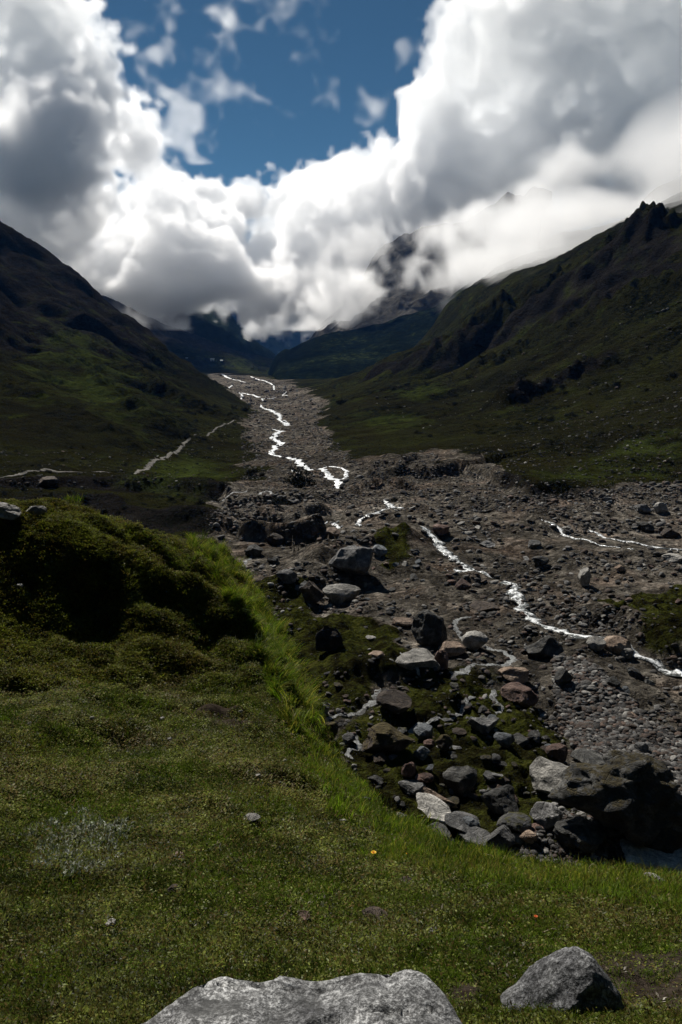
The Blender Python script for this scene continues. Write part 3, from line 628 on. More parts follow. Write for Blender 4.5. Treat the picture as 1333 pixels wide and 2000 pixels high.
# mist that drags along the right-hand slopes and the crag
MIST = [(600,560,1300,90,50,60,0.7),(690,500,1300,80,46,60,0.6),(760,540,1150,70,40,60,0.7),(900,560,860,36,20,40,0.35),(1000,505,650,60,26,50,0.6),(1120,470,540,60,26,46,0.6),(1240,420,440,60,28,46,0.6),(1320,400,400,60,26,40,0.5),(650,608,1180,64,30,56,0.75),(720,588,1150,76,40,70,0.9),(790,562,1120,76,38,70,0.85),(846,550,1080,56,28,56,0.7),(700,550,1150,54,30,56,0.7),(640,570,1200,56,38,66,0.8),(770,520,1120,60,24,60,0.42),(840,500,1110,60,34,60,0.62),(590,622,1250,50,20,50,0.5),
 (880,505,900,60,26,60,0.6),(940,480,820,70,34,70,0.75),(1010,478,720,70,30,60,0.75),(1060,505,600,60,22,46,0.5),(960,425,900,110,50,90,0.8),(1080,440,640,90,40,80,0.8),(850,455,1200,50,24,60,0.4),
 (1150,425,560,80,40,70,0.75),(1220,385,480,80,40,60,0.75),(1290,355,430,80,44,50,0.75),(1380,330,400,100,54,60,0.8),(1180,455,520,60,18,36,0.35),(1270,412,430,50,16,34,0.35),(1100,360,700,110,60,90,0.9),(1330,250,480,140,80,90,0.8),(1010,530,640,40,14,34,0.2),
 (330,630,1100,34,14,30,0.3),(362,652,1100,22,20,24,0.28),(300,622,1150,50,18,40,0.4),(420,612,1150,40,12,30,0.3)]
if True:
    cloud_bank('clouds', (-860.0, 880.0, -40.0), (860.0, 1900.0, 690.0), 4.5, BANK, 500, (250, 120, 60, 32, 18, 10), (0.18, 0.26, 0.30, 0.30, 0.25, 0.17), dens=0.075, edge=0.12, depth=0.23)
    cloud_bank('wisps', (-460.0, 1380.0, 300.0), (200.0, 1640.0, 640.0), 4.0, WISPS, 640, (120, 60, 32, 18, 10), (0.22, 0.30, 0.32, 0.28, 0.2), dens=0.022, edge=0.5, depth=0.6)
    cloud_bank('mist', (-330.0, 330.0, 10.0), (420.0, 1330.0, 330.0), 4.0, MIST, 900, (100, 50, 26, 14, 8), (0.30, 0.38, 0.36, 0.28, 0.16), dens=0.03, edge=0.34, depth=0.8)

# ------------------------------------------------------------ water and paths laid on the ground
def resample(P, step):
    L = np.concatenate([[0], np.cumsum(np.linalg.norm(np.diff(P[:, :2], axis=0), axis=1))]); n = max(4, int(L[-1] / step) + 1); t = np.linspace(0, L[-1], n)
    Q = np.stack([np.interp(t, L, P[:, k]) for k in range(P.shape[1])], 1)
    for _ in range(2): Q[1:-1] = Q[1:-1] * 0.5 + (Q[:-2] + Q[2:]) * 0.25
    return Q, t
def ribbon(name, P, mat, lift, seed, jag=0.45, nc=9, even=0.45):
    w0 = P[:, 3].mean(); Q, t = resample(P, max(0.12, w0 * 0.22)); T_ = np.gradient(Q[:, :2], axis=0); T_ /= np.linalg.norm(T_, axis=1)[:, None] + 1e-9; Nn = np.stack([-T_[:, 1], T_[:, 0]], 1)
    s = w0 * 1.1; n = len(Q)
    mx = noise2(t / (s * 3.2), np.full(n, seed * 3.7), 201) * 0.75 + noise2(t / (s * 1.3), np.full(n, seed * 1.7), 202) * 0.35
    wl = Q[:, 3] * 0.5 * (1 + jag * 1.5 * noise2(t / (s * 0.8), np.full(n, seed * 2.1), 203)); wr = Q[:, 3] * 0.5 * (1 + jag * 1.5 * noise2(t / (s * 0.8), np.full(n, seed * 5.3), 204))
    end = np.clip(np.minimum(t, t[-1] - t) / (w0 * 1.2), 0.08, 1) ** 0.6; wl = np.maximum(wl, 0.12 * w0) * end; wr = np.maximum(wr, 0.12 * w0) * end
    u = np.linspace(-1, 1, nc); off = mx * Q[:, 3] * 0.5
    lat = off[:, None] + np.where(u < 0, u * wl[:, None], u * wr[:, None])
    X = Q[:, 0][:, None] + Nn[:, 0][:, None] * lat; Y = Q[:, 1][:, None] + Nn[:, 1][:, None] * lat
    Z = ground(X, Y); Zc = Z.mean(1, keepdims=True); Z = (1 - even) * Z + even * Zc + lift - 0.6 * lift * np.abs(u)[None] ** 2
    i_ = np.arange(n * nc).reshape(n, nc); F = np.stack([i_[:-1, :-1], i_[:-1, 1:], i_[1:, 1:], i_[1:, :-1]], -1).reshape(-1, 4)
    return np.stack([X, Y, Z], -1).reshape(-1, 3), F, np.tile(np.abs(u), n)
T = NT('running water', 0.12, 0.5)
p = T.pos(); e = T.attr('edge')
fo = T.math('ADD', T.noise(1.6, 5, 0.7, p, 0.6), T.math('MULTIPLY', T.noise(6.0, 4, 0.75, p), 0.35))
fo = T.math('SUBTRACT', fo, T.math('MULTIPLY', T.math('POWER', e, 2.0), 0.12))
foam = T.ramp(fo, [(0.60, 0.0), (0.72, 1.0)])
T.color(T.mix(foam, (0.060, 0.064, 0.060), (0.80, 0.82, 0.82)))
T.set(T.b.inputs['Roughness'], T.ramp(foam, [(0, 0.12), (1, 0.6)]))
T.normal(T.bump(T.noise(3.0, 5, 0.7, p), 0.8, 0.15)); M_WATER = T.m
T = NT('shallow rill', 0.35, 0.4)
fo = T.math('ADD', T.math('MULTIPLY', T.noise(1.1, 4, 0.6), 0.45), T.math('MULTIPLY', T.noise(7.0, 5, 0.85), 0.65)); foam = T.ramp(fo, [(0.51, 0.0), (0.62, 1.0)])
T.color(T.mix(foam, (0.045, 0.043, 0.038), (0.38, 0.39, 0.38))); T.normal(T.bump(T.noise(4.0, 5, 0.8), 1.0, 0.2)); M_RILL = T.m
T = NT('bright rapids', 0.35, 0.5)
fo = T.math('ADD', T.noise(1.0, 5, 0.7, T.pos(), 0.4), T.math('MULTIPLY', T.noise(4.0, 4, 0.7), 0.3))
foam = T.ramp(fo, [(0.52, 0.0), (0.66, 1.0)])
T.color(T.mix(foam, (0.16, 0.165, 0.165), (0.85, 0.87, 0.87))); T.normal(T.bump(T.noise(2.0, 5, 0.7), 0.6, 0.15)); M_RAPID = T.m
T = NT('bare track', 0.9, 0.15)
T.color(T.ramp(T.noise(1.2, 5, 0.7), [(0.38, (0.045, 0.042, 0.033)), (0.62, (0.15, 0.138, 0.118))])); T.normal(T.bump(T.noise(4, 4, 0.7), 0.6, 0.1)); M_PATH = T.m
groups_ = {}
for i, ((name, _), P) in enumerate(zip(STREAMS, STREAM_W)):
    c_, f_, e_ = ribbon(name, P, None, 0.15 if name in ('main', 'middle', 'gorge', 'brook') else 0.3 if name == 'far' else 0.07, i + 1, jag=0.6, even=0.75 if name == 'rill' else 0.5)
    groups_.setdefault(name, []).append((c_, f_, e_))
for name, parts in groups_.items():
    co, fa, ed, o_ = [], [], [], 0
    for c_, f_, e_ in parts: co.append(c_); fa.append(f_ + o_); ed.append(e_); o_ += len(c_)
    structure(mesh_np('water', np.concatenate(co), np.concatenate(fa), M_RAPID if name in ('far', 'gorge') else M_RILL if name == 'rill' else M_WATER, {'edge': np.concatenate(ed)}))
for i, P in enumerate(PATH_W):
    c_, f_, e_ = ribbon('path', P, None, 0.10, 60 + i, jag=0.7, nc=5, even=0.2); structure(mesh_np('path', c_, f_, M_PATH))

# ------------------------------------------------------------ rocks
def ico(sub):
    import bmesh
    bm = bmesh.new(); bmesh.ops.create_icosphere(bm, subdivisions=sub, radius=1.0)
    co = np.array([v.co[:] for v in bm.verts]); fa = np.array([[v.index for v in f.verts] for f in bm.faces]); bm.free(); return co, fa
ICO = {k: ico(k) for k in (1, 2, 3, 4, 5, 6)}
def rock_shape(seed, sub=4, size=(1, 1, 1), cuts=12, rough=0.07, flat_top=0.0, peak=None, cut_lo=0.55, cut_hi=0.86, prof=None):
    """a broken block: a ball cut by planes, worn, then roughened; rests on z = 0 with a little sunk in"""
    g_ = np.random.default_rng(seed); co, fa = ICO[sub]; v = co.copy() * 1.0
    for i in range(cuts):
        n_ = g_.normal(size=3); n_ /= np.linalg.norm(n_); d = g_.uniform(cut_lo, cut_hi)
        s = v @ n_; v = v - np.maximum(s - d, 0)[:, None] * n_
    if flat_top:
        n_ = np.array([g_.uniform(-.15, .15), g_.uniform(-.2, .05), 1]); n_ /= np.linalg.norm(n_); s = v @ n_; v = v - np.maximum(s - (1 - flat_top), 0)[:, None] * n_
    if peak is not None:
        k_ = np.clip((v[:, 2] + 1) / 2, 0, 1); sc_ = 1 - 0.7 * k_ ** 1.2; v[:, 0] = v[:, 0] * sc_ + peak[0] * k_; v[:, 1] = v[:, 1] * sc_ + peak[1] * k_
    nrm = co
    d = 0; amp = rough; f = 1.7
    for o in range(4):
        d = d + amp * (noise3(v * f + seed * 3.1, 300 + o) - 0.5) * 2; amp *= 0.55; f *= 2.1
    cr = noise3(v * np.array([1.5, 1.5, 5.0]) + seed, 320); d = d - 0.9 * rough * np.maximum(0, 0.35 - cr)
    v = v + nrm * d[:, None]
    lo = v.min(0); hi = v.max(0); v = (v - (lo + hi) / 2) / ((hi - lo) / 2)
    if prof: v[:, 2] = -1 + (v[:, 2] + 1) * np.interp(v[:, 0] + 0.25 * v[:, 1], prof[0], prof[1])
    v = v * np.array(size) * 0.5
    return v, fa
def rock_mat(name, dark, mid, lite, sc_=2.0, moss=0.0, mosscol=(0.055, 0.052, 0.014), spk=0.5, rough=0.85, grain=0.0):
    T = NT(name, rough, 0.25); p = T.pos(obj=True)
    a = T.noise(sc_ * 0.8, 6, 0.68, p, 0.5); b = T.noise(sc_ * 7, 5, 0.75, p)
    c = T.ramp(a, [(0.32, dark), (0.5, mid), (0.68, lite)])
    c = T.mix(spk, c, T.mix(1.0, c, T.ramp(b, [(0.38, 0.35), (0.52, 1.0), (0.64, 1.9)]), 'MULTIPLY'))
    if grain:
        c = T.mix(0.9, c, T.mix(1.0, c, T.ramp(T.noise(sc_ * 26, 4, 0.85, p), [(0.40, 0.25), (0.50, 0.9), (0.58, 2.1)]), 'MULTIPLY'))
        c = T.mix(T.ramp(T.noise(sc_ * 2.2, 6, 0.75, p, 0.8), [(0.52, 0.0), (0.62, 0.8)]), c, (0.035, 0.035, 0.034))
    # each stone a little lighter or darker than the next
    rd = T.n('ShaderNodeObjectInfo').outputs['Random']; c = T.mix(1.0, c, T.ramp(rd, [(0.0, 0.6), (0.5, 1.0), (1.0, 1.5)]), 'MULTIPLY')
    if moss:
        up = T.n('ShaderNodeSeparateXYZ'); T.t.links.new(T.n('ShaderNodeNewGeometry').outputs['Normal'], up.inputs[0])
        f = T.math('ADD', T.math('MULTIPLY', up.outputs[2], 0.35), T.noise(sc_ * 1.4, 5, 0.7, p))
        mc = T.ramp(T.noise(sc_ * 5, 4, 0.7, p), [(0.35, tuple(x * 0.45 for x in mosscol)), (0.65, tuple(x * 1.3 for x in mosscol))])
        c = T.mix(T.ramp(f, [(0.92 - moss * 0.4, 0.0), (1.02 - moss * 0.4, 1.0)]), c, mc)
    T.color(c); cr = T.voro(sc_ * 0.9, p, 'DISTANCE_TO_EDGE'); crk = T.ramp(cr, [(0.0, 0.0), (0.05, 1.0)])
    T.normal(T.bump(T.math('ADD', a, T.math('MULTIPLY', crk, 0.02 if grain else 0.10)), 0.35 if grain else 0.8, 0.12 if grain else 0.35, T.bump(b, 0.6 if grain else 0.7, 0.02 if grain else 0.07)))
    return T.m
RM = dict(
 grey=rock_mat('grey stone', (0.035, 0.035, 0.035), (0.14, 0.137, 0.132), (0.30, 0.29, 0.28)),
 pale=rock_mat('pale stone', (0.10, 0.096, 0.088), (0.31, 0.295, 0.265), (0.55, 0.52, 0.47)),
 dark=rock_mat('dark stone', (0.012, 0.011, 0.010), (0.045, 0.044, 0.040), (0.13, 0.125, 0.115)),
 tan=rock_mat('tan stone', (0.08, 0.055, 0.038), (0.20, 0.145, 0.105), (0.34, 0.27, 0.21)),
 red=rock_mat('reddish stone', (0.035, 0.020, 0.015), (0.115, 0.070, 0.054), (0.22, 0.155, 0.125)),
 brown=rock_mat('brown stone', (0.016, 0.011, 0.008), (0.050, 0.036, 0.026), (0.11, 0.085, 0.065)),
 mossy=rock_mat('mossy brown stone', (0.016, 0.011, 0.008), (0.045, 0.034, 0.026), (0.11, 0.09, 0.07), moss=0.75, mosscol=(0.062, 0.046, 0.012)),
 mossgrey=rock_mat('half mossy grey stone', (0.03, 0.03, 0.03), (0.09, 0.088, 0.084), (0.21, 0.205, 0.20), moss=0.35),
 crag=rock_mat('black mossy crag', (0.010, 0.010, 0.009), (0.034, 0.033, 0.030), (0.10, 0.098, 0.092), moss=0.45, mosscol=(0.045, 0.035, 0.012)),
 blue=rock_mat('blue grey stone', (0.035, 0.040, 0.045), (0.12, 0.13, 0.138), (0.27, 0.28, 0.285)),
)
def place_rock(px, py, w, h, mat, seed, label=None, group=None, name='boulder', cat='boulder', sub=4, depth=0.85, yaw=None, sink=0.14, r0=9.0, tilt=0.0, f=None, P=None, **kw):
    """px, py: the foot of the rock; w, h: how large it shows"""
    if P is None: P = hit([px], [py], r0=r0)[0]
    d = np.linalg.norm(P); W = w * d / FPX; dn = math.atan2(-P[2], math.hypot(P[0], P[1]))
    D = W * depth; Hh = max(0.2 * W, (h * d / FPX - 0.55 * D * math.sin(dn)) / math.cos(dn)) if h else W * 0.6
    v, fa = rock_shape(seed, sub, (W, D, Hh * (1 + sink)), **kw); v[:, 2] += Hh * (1 + sink) / 2 - sink * Hh
    o = mesh_np(name, v, fa, RM[mat] if isinstance(mat, str) else mat, smooth=sub > 4)
    back = D * 0.42; o.location = (P[0] * (1 + back / d), P[1] * (1 + back / d), float(ground(P[0] * (1 + back / d), P[1] * (1 + back / d))))
    if o.location[2] > P[2] + 0.35 * Hh: o.location[2] = P[2] + 0.1 * Hh
    o.rotation_euler = (0, tilt, yaw if yaw is not None else -math.atan2(P[0], P[1]) + (seed * 1.7 % 1 - 0.5) * 0.6)
    if label: o['label'] = label
    o['category'] = cat
    if group: o['group'] = group
    return o
HERO = [ # foot x, y, width, height, material, seed, words, extras
 (688,1138,92,66,'grey',11,'big grey boulder with a flat pale top and shaded front, on the mid-valley rubble ridge',dict(flat_top=0.45)),
 (668,1180,76,44,'pale',12,'pale grey humped boulder just below the big flat-topped one, with a rusty patch',dict()),
 (612,1184,46,50,'brown',13,'dark brown rounded boulder touching the left end of the pale humped one',dict()),
 (741,1088,30,24,'blue',14,'small blue-grey block sitting behind the big flat-topped boulder',dict()),
 (838,1262,70,76,'dark',15,'tall dark upright boulder beside the flat tan slab in mid valley',dict(cut_lo=0.6, rough=0.09)),
 (790,1226,46,15,'tan',16,'flat tan slab leaning beside the tall dark boulder',dict(flat_top=0.6)),
 (812,1302,88,42,'pale',17,'long pale flat-topped boulder below the tall dark one',dict(flat_top=0.5)),
 (862,1308,28,38,'red',18,'small reddish block wedged at the right end of the long pale boulder',dict()),
 (882,1284,54,30,'tan',19,'wedge-shaped tan boulder leaning toward the little waterfall',dict()),
 (928,1274,52,44,'pale',20,'pale brown stone that the side stream spills over',dict()),
 (1060,1290,74,48,'dark',21,'dark greenish whaleback boulder on the gravel beside the main stream',dict(peak=(0.25,0.0))),
 (1014,1378,72,48,'red',22,'red-brown layered boulder in front of a grey dome-shaped stone',dict(flat_top=0.35)),
 (1002,1338,62,36,'tan',23,'grey-tan dome-shaped boulder just behind the red-brown layered one',dict()),
 (1164,1272,36,28,'pale',24,'rounded pale boulder at the end of the white rapids',dict(cuts=5)),
 (1204,1276,52,34,'tan',25,'light brown angular boulder standing in the stream past the rapids',dict()),
 (1224,1288,24,20,'pale',26,'small round pale stone in front of the light brown stream boulder',dict(cuts=4)),
 (1142,1146,24,36,'pale',27,'upright pale stone standing alone on the brown gravel',dict()),
 (1056,1110,30,22,'dark',28,'dark block on open gravel left of the upright pale stone',dict()),
 (644,1274,54,56,'brown',29,'black pointed rock rising like a tooth from the moss',dict(peak=(0.15,0.0))),
 (768,1402,74,42,'brown',30,'low dark brown boulder among the small rills',dict()),
 (757,1475,98,74,'mossy',31,'large brown boulder capped with rusty moss beside the rills',dict(flat_top=0.2, rough=0.10)),
 (826,1450,38,32,'blue',32,'blue-grey rounded block right of the moss-capped boulder',dict()),
 (824,1484,32,26,'blue',33,'small blue-grey stone below the rounded block, at the edge of the moss',dict()),
 (838,1462,22,16,'red',34,'small red-brown stone between the two blue-grey blocks',dict()),
 (866,1474,34,32,'mossy',35,'small stone covered in orange-brown moss',dict()),
 (681,1458,28,24,'grey',36,'grey stone splitting the narrow left rill',dict()),
 (798,1522,28,28,'red',37,'small stone with a reddish top lying on green moss',dict()),
 (806,1560,54,28,'grey',38,'low grey rock at the upper end of the narrow rusty slab',dict()),
 (898,1560,64,60,'dark',39,'jagged black rock standing in the moss above the long grey ledge',dict(rough=0.10)),
 (978,1592,80,64,'dark',40,'broad dark grey boulder left of the largest boulder',dict()),
 (1200,1668,240,150,'crag',41,'largest boulder, dark and craggy with moss and stones lodged on top, at the lower right',dict(rough=0.26, sub=5, depth=0.6, cuts=12, peak=(-0.2,0.1))),
 (1090,1562,110,72,'pale',42,'pale slanting shoulder of rock at the upper left of the largest boulder',dict(flat_top=0.3, rough=0.09)),
 (1270,1672,110,80,'crag',141,'dark crag leaning on the right side of the largest boulder',dict(rough=0.2)),
 (1130,1668,90,54,'dark',142,'low black rock at the foot of the largest boulder',dict(rough=0.16)),
 (1066,1620,56,46,'grey',43,'grey angular block leaning on the left foot of the largest boulder',dict()),
 (975,1668,52,50,'grey',44,'squared grey block at the edge of the grass below the broad dark boulder',dict()),
 (1003,1635,62,36,'mossgrey',45,'low tan rock with a mossy side above the squared grey block',dict()),
 (1012,1652,32,18,'pale',46,'small pale pointed stone right of the squared grey block',dict()),
 (1032,1646,36,22,'tan',47,'small tan stone under the grey angular block',dict()),
 (1282,1716,130,38,'pale',48,'long grey slab half sunk in the grass at the right edge',dict(flat_top=0.6)),
 (1086,1488,40,34,'red',49,'pinkish flat-topped block on green moss left of the cobbles',dict(flat_top=0.4)),
 (1152,1502,74,22,'dark',50,'long low dark rock along the lower edge of the cobbles',dict()),
 (846,1640,78,48,'dark',51,'dark square-cut boulder under the end of the long grey ledge',dict(flat_top=0.3)),
 (786,1614,28,20,'grey',52,'flat grey stone at the grass edge left of the dark square-cut boulder',dict()),
 (842,1600,78,34,'pale',53,'upper slab of the long grey ledge beside the moss',dict(flat_top=0.4, tilt=0.42)),
 (905,1634,80,34,'grey',54,'lower slab of the long grey ledge running down to the grass',dict(flat_top=0.4, tilt=0.3)),
 (918,1622,34,26,'blue',55,'small bluish block at the middle of the long grey ledge',dict()),
 (930,1650,70,26,'grey',56,'low grey slab between the ledge and the squared grey block',dict(flat_top=0.5)),
 (716,1584,26,26,'grey',57,'grey stone in the moss just above the grass edge',dict()),
 (497,1090,36,24,'dark',58,'dark wedge-shaped boulder beside the short white rill',dict()),
 (534,1102,24,16,'dark',59,'small dark boulder right of the short white rill',dict()),
 (540,1066,50,26,'brown',60,'brown boulder under the eroded earth bank',dict()),
 (608,1048,30,20,'red',61,'reddish boulder at the upper end of the rubble ridge',dict()),
 (648,1052,34,22,'tan',62,'pinkish tan block on top of the rubble ridge',dict()),
 (560,1140,44,30,'grey',63,'grey boulder at the left foot of the rubble ridge',dict()),
 (724,1250,24,8,'pale',64,'thin pale slab lying flat in the moss',dict(flat_top=0.5)),
 (736,1287,32,10,'tan',65,'flat pinkish slab lying below the tall dark boulder',dict(flat_top=0.5)),
 (1313,1098,36,16,'pale',66,'low pale stone at the right edge below the upper brook',dict()),
 (1290,1003,28,20,'pale',67,'pale boulder at the foot of the right slope',dict()),
 (1256,1002,34,18,'grey',68,'grey boulder above the upper brook',dict()),
 (1262,1040,34,20,'dark',69,'dark boulder standing right of the bend of the upper brook',dict()),
 (1306,1052,34,20,'brown',70,'brown boulder close to the upper brook near the right edge',dict()),
 (1210,1118,20,14,'tan',71,'small tan stone below the lower arm of the upper brook',dict()),
 (905,1152,32,22,'red',72,'red-brown boulder left of the main stream',dict()),
 (945,1196,60,18,'brown',73,'long low brown rock bank beside the main stream',dict()),
 (862,1048,34,22,'red',74,'rusty boulder just above the first white rapids',dict()),
 (952,1070,32,16,'grey',75,'low grey boulder in the rubble right of the first rapids',dict()),
 (1044,1072,26,16,'grey',76,'grey boulder in the open rubble between the two brooks',dict()),
 (945,1432,62,36,'grey',77,'grey boulder in the block field below the rills',dict()),
 (985,1462,40,30,'blue',78,'bluish angular boulder in the middle of the block field',dict()),
 (1100,1345,34,34,'dark',79,'dark standing stone among pebbles right of the red-brown boulder',dict()),
 (1196,1345,30,22,'dark',80,'dark stone above the pile of cobbles',dict()),
 (1238,1322,26,20,'dark',81,'dark rounded stone on the gravel flat right of the cobbles',dict()),
 (1252,1472,26,22,'grey',82,'grey stone alone on the gravel at the far right of the cobbles',dict()),
 (1218,1368,28,12,'pale',83,'flat pale stone on the upper rim of the cobbles',dict(flat_top=0.5)),
 (645,1440,34,30,'mossy',84,'dark mossy stone at the foot of the grassy slope beside the rill',dict()),
 (632,1405,26,30,'grey',85,'slanting grey rock showing under the hanging grass',dict()),
 (96,950,36,17,'brown',86,'dark block-shaped rock beside the track on the left flat',dict(flat_top=0.5, cut_lo=0.7)),
 (446,960,14,10,'dark',87,'small dark rock on the green flat left of the gorge',dict()),
]
if True:
    for (x, y, w, h, m_, sd, lab, ex) in HERO:
        place_rock(x, y, w, h, m_, sd, lab, **ex)
    # the narrow rusty slab
    place_rock(850, 1566, 84, 12, 'tan', 90, 'long narrow rust-coloured slab lying on the moss', depth=0.16, tilt=0.28, yaw=-0.5, flat_top=0.3)
    # middling boulders, strewn
    kinds = ['grey', 'grey', 'pale', 'dark', 'red', 'tan', 'brown', 'blue', 'grey', 'mossgrey']
    words = dict(grey='grey', pale='pale', dark='dark', red='reddish', tan='tan', brown='brown', blue='bluish', mossgrey='half mossy')
    protos = {}
    for k in set(kinds):
        for j in range(5):
            v, fa = rock_shape(700 + j * 13 + len(k) * 7, 3, (1, 0.85, 0.62), cuts=13, flat_top=0.25 if j % 2 else 0.0, cut_lo=0.42, cut_hi=0.8)
            protos[k, j] = mesh_np('boulder', v, fa, RM[k], link=False, smooth=False)
    zones = [ # polygon in the photograph, how many, size in pixels, words
     ([(760,1420),(1080,1420),(1060,1640),(700,1600)], 62, (14, 38), 'in the block field between the moss and the grass edge'),
     ([(640,1330),(1000,1320),(1060,1420),(700,1430)], 34, (9, 24), 'among the rills below mid valley'),
     ([(600,1050),(830,1050),(820,1130),(580,1160)], 26, (9, 26), 'on the rubble ridge in mid valley'),
     ([(830,1060),(1333,1060),(1333,1240),(1040,1200)], 40, (8, 20), 'on the brown gravel right of the main stream'),
     ([(880,985),(1333,960),(1333,1050),(880,1040)], 30, (8, 20), 'on the gravel around the upper brook'),
     ([(640,1180),(900,1100),(1060,1300),(720,1300)], 24, (8, 18), 'on the gravel left of the main stream'),
     ([(1100,1270),(1333,1300),(1333,1420),(1120,1420)], 16, (12, 24), 'on the gravel above the cobbles')]
    dull = ['mossgrey', 'dark', 'brown', 'mossgrey', 'grey', 'crag', 'dark', 'red', 'blue', 'brown']; words['crag'] = 'black mossy'
    for j in range(5):
        v, fa = rock_shape(760 + j, 3, (1, 0.85, 0.55), cuts=13, flat_top=0.3, cut_lo=0.42, cut_hi=0.8); protos['crag', j] = mesh_np('boulder', v, fa, RM['crag'], link=False, smooth=False)
    g_ = np.random.default_rng(55); n_mid = 0
    for poly, cnt, (s0, s1), where in zones:
        xs = [q[0] for q in poly]; ys = [q[1] for q in poly]; done = 0
        while done < cnt:
            x, y = g_.uniform(min(xs), max(xs)), g_.uniform(min(ys), max(ys))
            if not inside(np.array([x]), np.array([y]), poly)[0]: continue
            P = hit([x], [y], r0=9)[0]; d = np.linalg.norm(P)
            if d < 22 or d > 400: done += 1; continue
            k = (dull if cnt in (62, 34) else kinds)[g_.integers(10)]; j = g_.integers(5); S = (s0 + (s1 - s0) * g_.random() ** 2.2) * d / FPX
            o = protos[k, j].copy(); sc.collection.objects.link(o); o.location = P + np.array([0, 0, 0.08 * S]); o.scale = (S * g_.uniform(.85, 1.2), S * g_.uniform(.8, 1.15), S * (g_.uniform(.45, .85) if cnt in (62, 34) else g_.uniform(.6, 1.05))); o.rotation_euler = (g_.uniform(-.25, .25), g_.uniform(-.25, .25), g_.uniform(0, 6.28))
            o['label'] = f'{words[k]} boulder {where}'; o['category'] = 'boulder'; o['group'] = f'{words[k]} boulders {where}'; done += 1

# ------------------------------------------------------------ things scattered by the thousand: one object each, placed as instances on points
def stuff_scatter(name, protos, P, rot, scl, pick, extra=None):
    coll = bpy.data.collections.new(name + '_kinds')
    for i, pr in enumerate(protos): pr.name = f'{name}_{chr(97 + i)}'; coll.objects.link(pr)
    me = bpy.data.meshes.new(name); me.vertices.add(len(P)); me.vertices.foreach_set('co', np.asarray(P, np.float32).ravel())
    me.attributes.new('rot', 'FLOAT_VECTOR', 'POINT').data.foreach_set('vector', np.asarray(rot, np.float32).ravel())
    me.attributes.new('scl', 'FLOAT_VECTOR', 'POINT').data.foreach_set('vector', np.asarray(scl, np.float32).ravel())
    me.attributes.new('pick', 'INT', 'POINT').data.foreach_set('value', np.asarray(pick, np.int32))
    o = bpy.data.objects.new(name, me); sc.collection.objects.link(o)
    ng = bpy.data.node_groups.new(name, 'GeometryNodeTree')
    ng.interface.new_socket('Geometry', in_out='INPUT', socket_type='NodeSocketGeometry'); ng.interface.new_socket('Geometry', in_out='OUTPUT', socket_type='NodeSocketGeometry')
    N = ng.nodes.new; L = ng.links.new; gi, go = N('NodeGroupInput'), N('NodeGroupOutput')
    ci = N('GeometryNodeCollectionInfo'); ci.inputs['Collection'].default_value = coll; ci.inputs['Separate Children'].default_value = True; ci.inputs['Reset Children'].default_value = True
    ip = N('GeometryNodeInstanceOnPoints'); ip.inputs['Pick Instance'].default_value = True
    def at_(n, t):
        a = N('GeometryNodeInputNamedAttribute'); a.data_type = t; a.inputs['Name'].default_value = n; return a.outputs['Attribute']
    mp = N('GeometryNodeMeshToPoints'); L(gi.outputs[0], mp.inputs['Mesh'])
    L(mp.outputs[0], ip.inputs['Points']); L(ci.outputs[0], ip.inputs['Instance']); L(at_('pick', 'INT'), ip.inputs['Instance Index'])
    er = N('FunctionNodeEulerToRotation'); L(at_('rot', 'FLOAT_VECTOR'), er.inputs[0]); L(er.outputs[0], ip.inputs['Rotation']); L(at_('scl', 'FLOAT_VECTOR'), ip.inputs['Scale'])
    L(ip.outputs[0], go.inputs[0]); o.modifiers.new('scatter', 'NODES').node_group = ng
    o['kind'] = 'stuff'; return o
def screen_points(n, poly, seed, r0=9.0, dens=None):
    """ground points spread evenly over an outline of the photograph"""
    g_ = np.random.default_rng(seed); xs = [q[0] for q in poly]; ys = [q[1] for q in poly]
    x = g_.uniform(min(xs), max(xs), n * 3); y = g_.uniform(min(ys), max(ys), n * 3); m = inside(x, y, poly); x, y = x[m][:n], y[m][:n]
    out = []
    for i in range(0, len(x), 4000): out.append(hit(x[i:i + 4000], y[i:i + 4000], r0=r0, n=800))
    return np.concatenate(out)
g_ = np.random.default_rng(99)
T = NT('mixed stones', 0.88, 0.2)
rd = T.n('ShaderNodeObjectInfo').outputs['Random']
T.color(T.mix(0.6, T.ramp(rd, [(0.0, (0.030, 0.028, 0.026)), (0.25, (0.085, 0.080, 0.074)), (0.5, (0.060, 0.045, 0.036)), (0.7, (0.13, 0.125, 0.118)), (0.86, (0.10, 0.07, 0.055)), (0.93, (0.24, 0.23, 0.21)), (1.0, (0.36, 0.35, 0.33))], 'CONSTANT'),
     T.mix(1.0, T.ramp(rd, [(0.0, (0.030, 0.028, 0.026)), (0.25, (0.085, 0.080, 0.074)), (0.5, (0.06, 0.045, 0.036)), (0.7, (0.13, 0.125, 0.118)), (0.86, (0.10, 0.07, 0.055)), (0.93, (0.24, 0.23, 0.21))], 'CONSTANT'), T.ramp(T.noise(4, 4, 0.7, T.pos(obj=True)), [(0.35, 0.4), (0.65, 1.6)]), 'MULTIPLY')))
T.normal(T.bump(T.noise(3, 4, 0.7, T.pos(obj=True)), 0.6, 0.2)); M_STONES = T.m
def stone_protos(n, seed, sub=2, **kw):
    out = []
    for j in range(n):
        v, fa = rock_shape(seed + j, sub, (1, 0.9, 0.62), cuts=kw.get('cuts', 9), rough=0.05, cut_lo=kw.get('lo', .55), cut_hi=.9); out.append(mesh_np('s', v, fa, M_STONES, link=False, smooth=kw.get('smooth', True)))
    return out
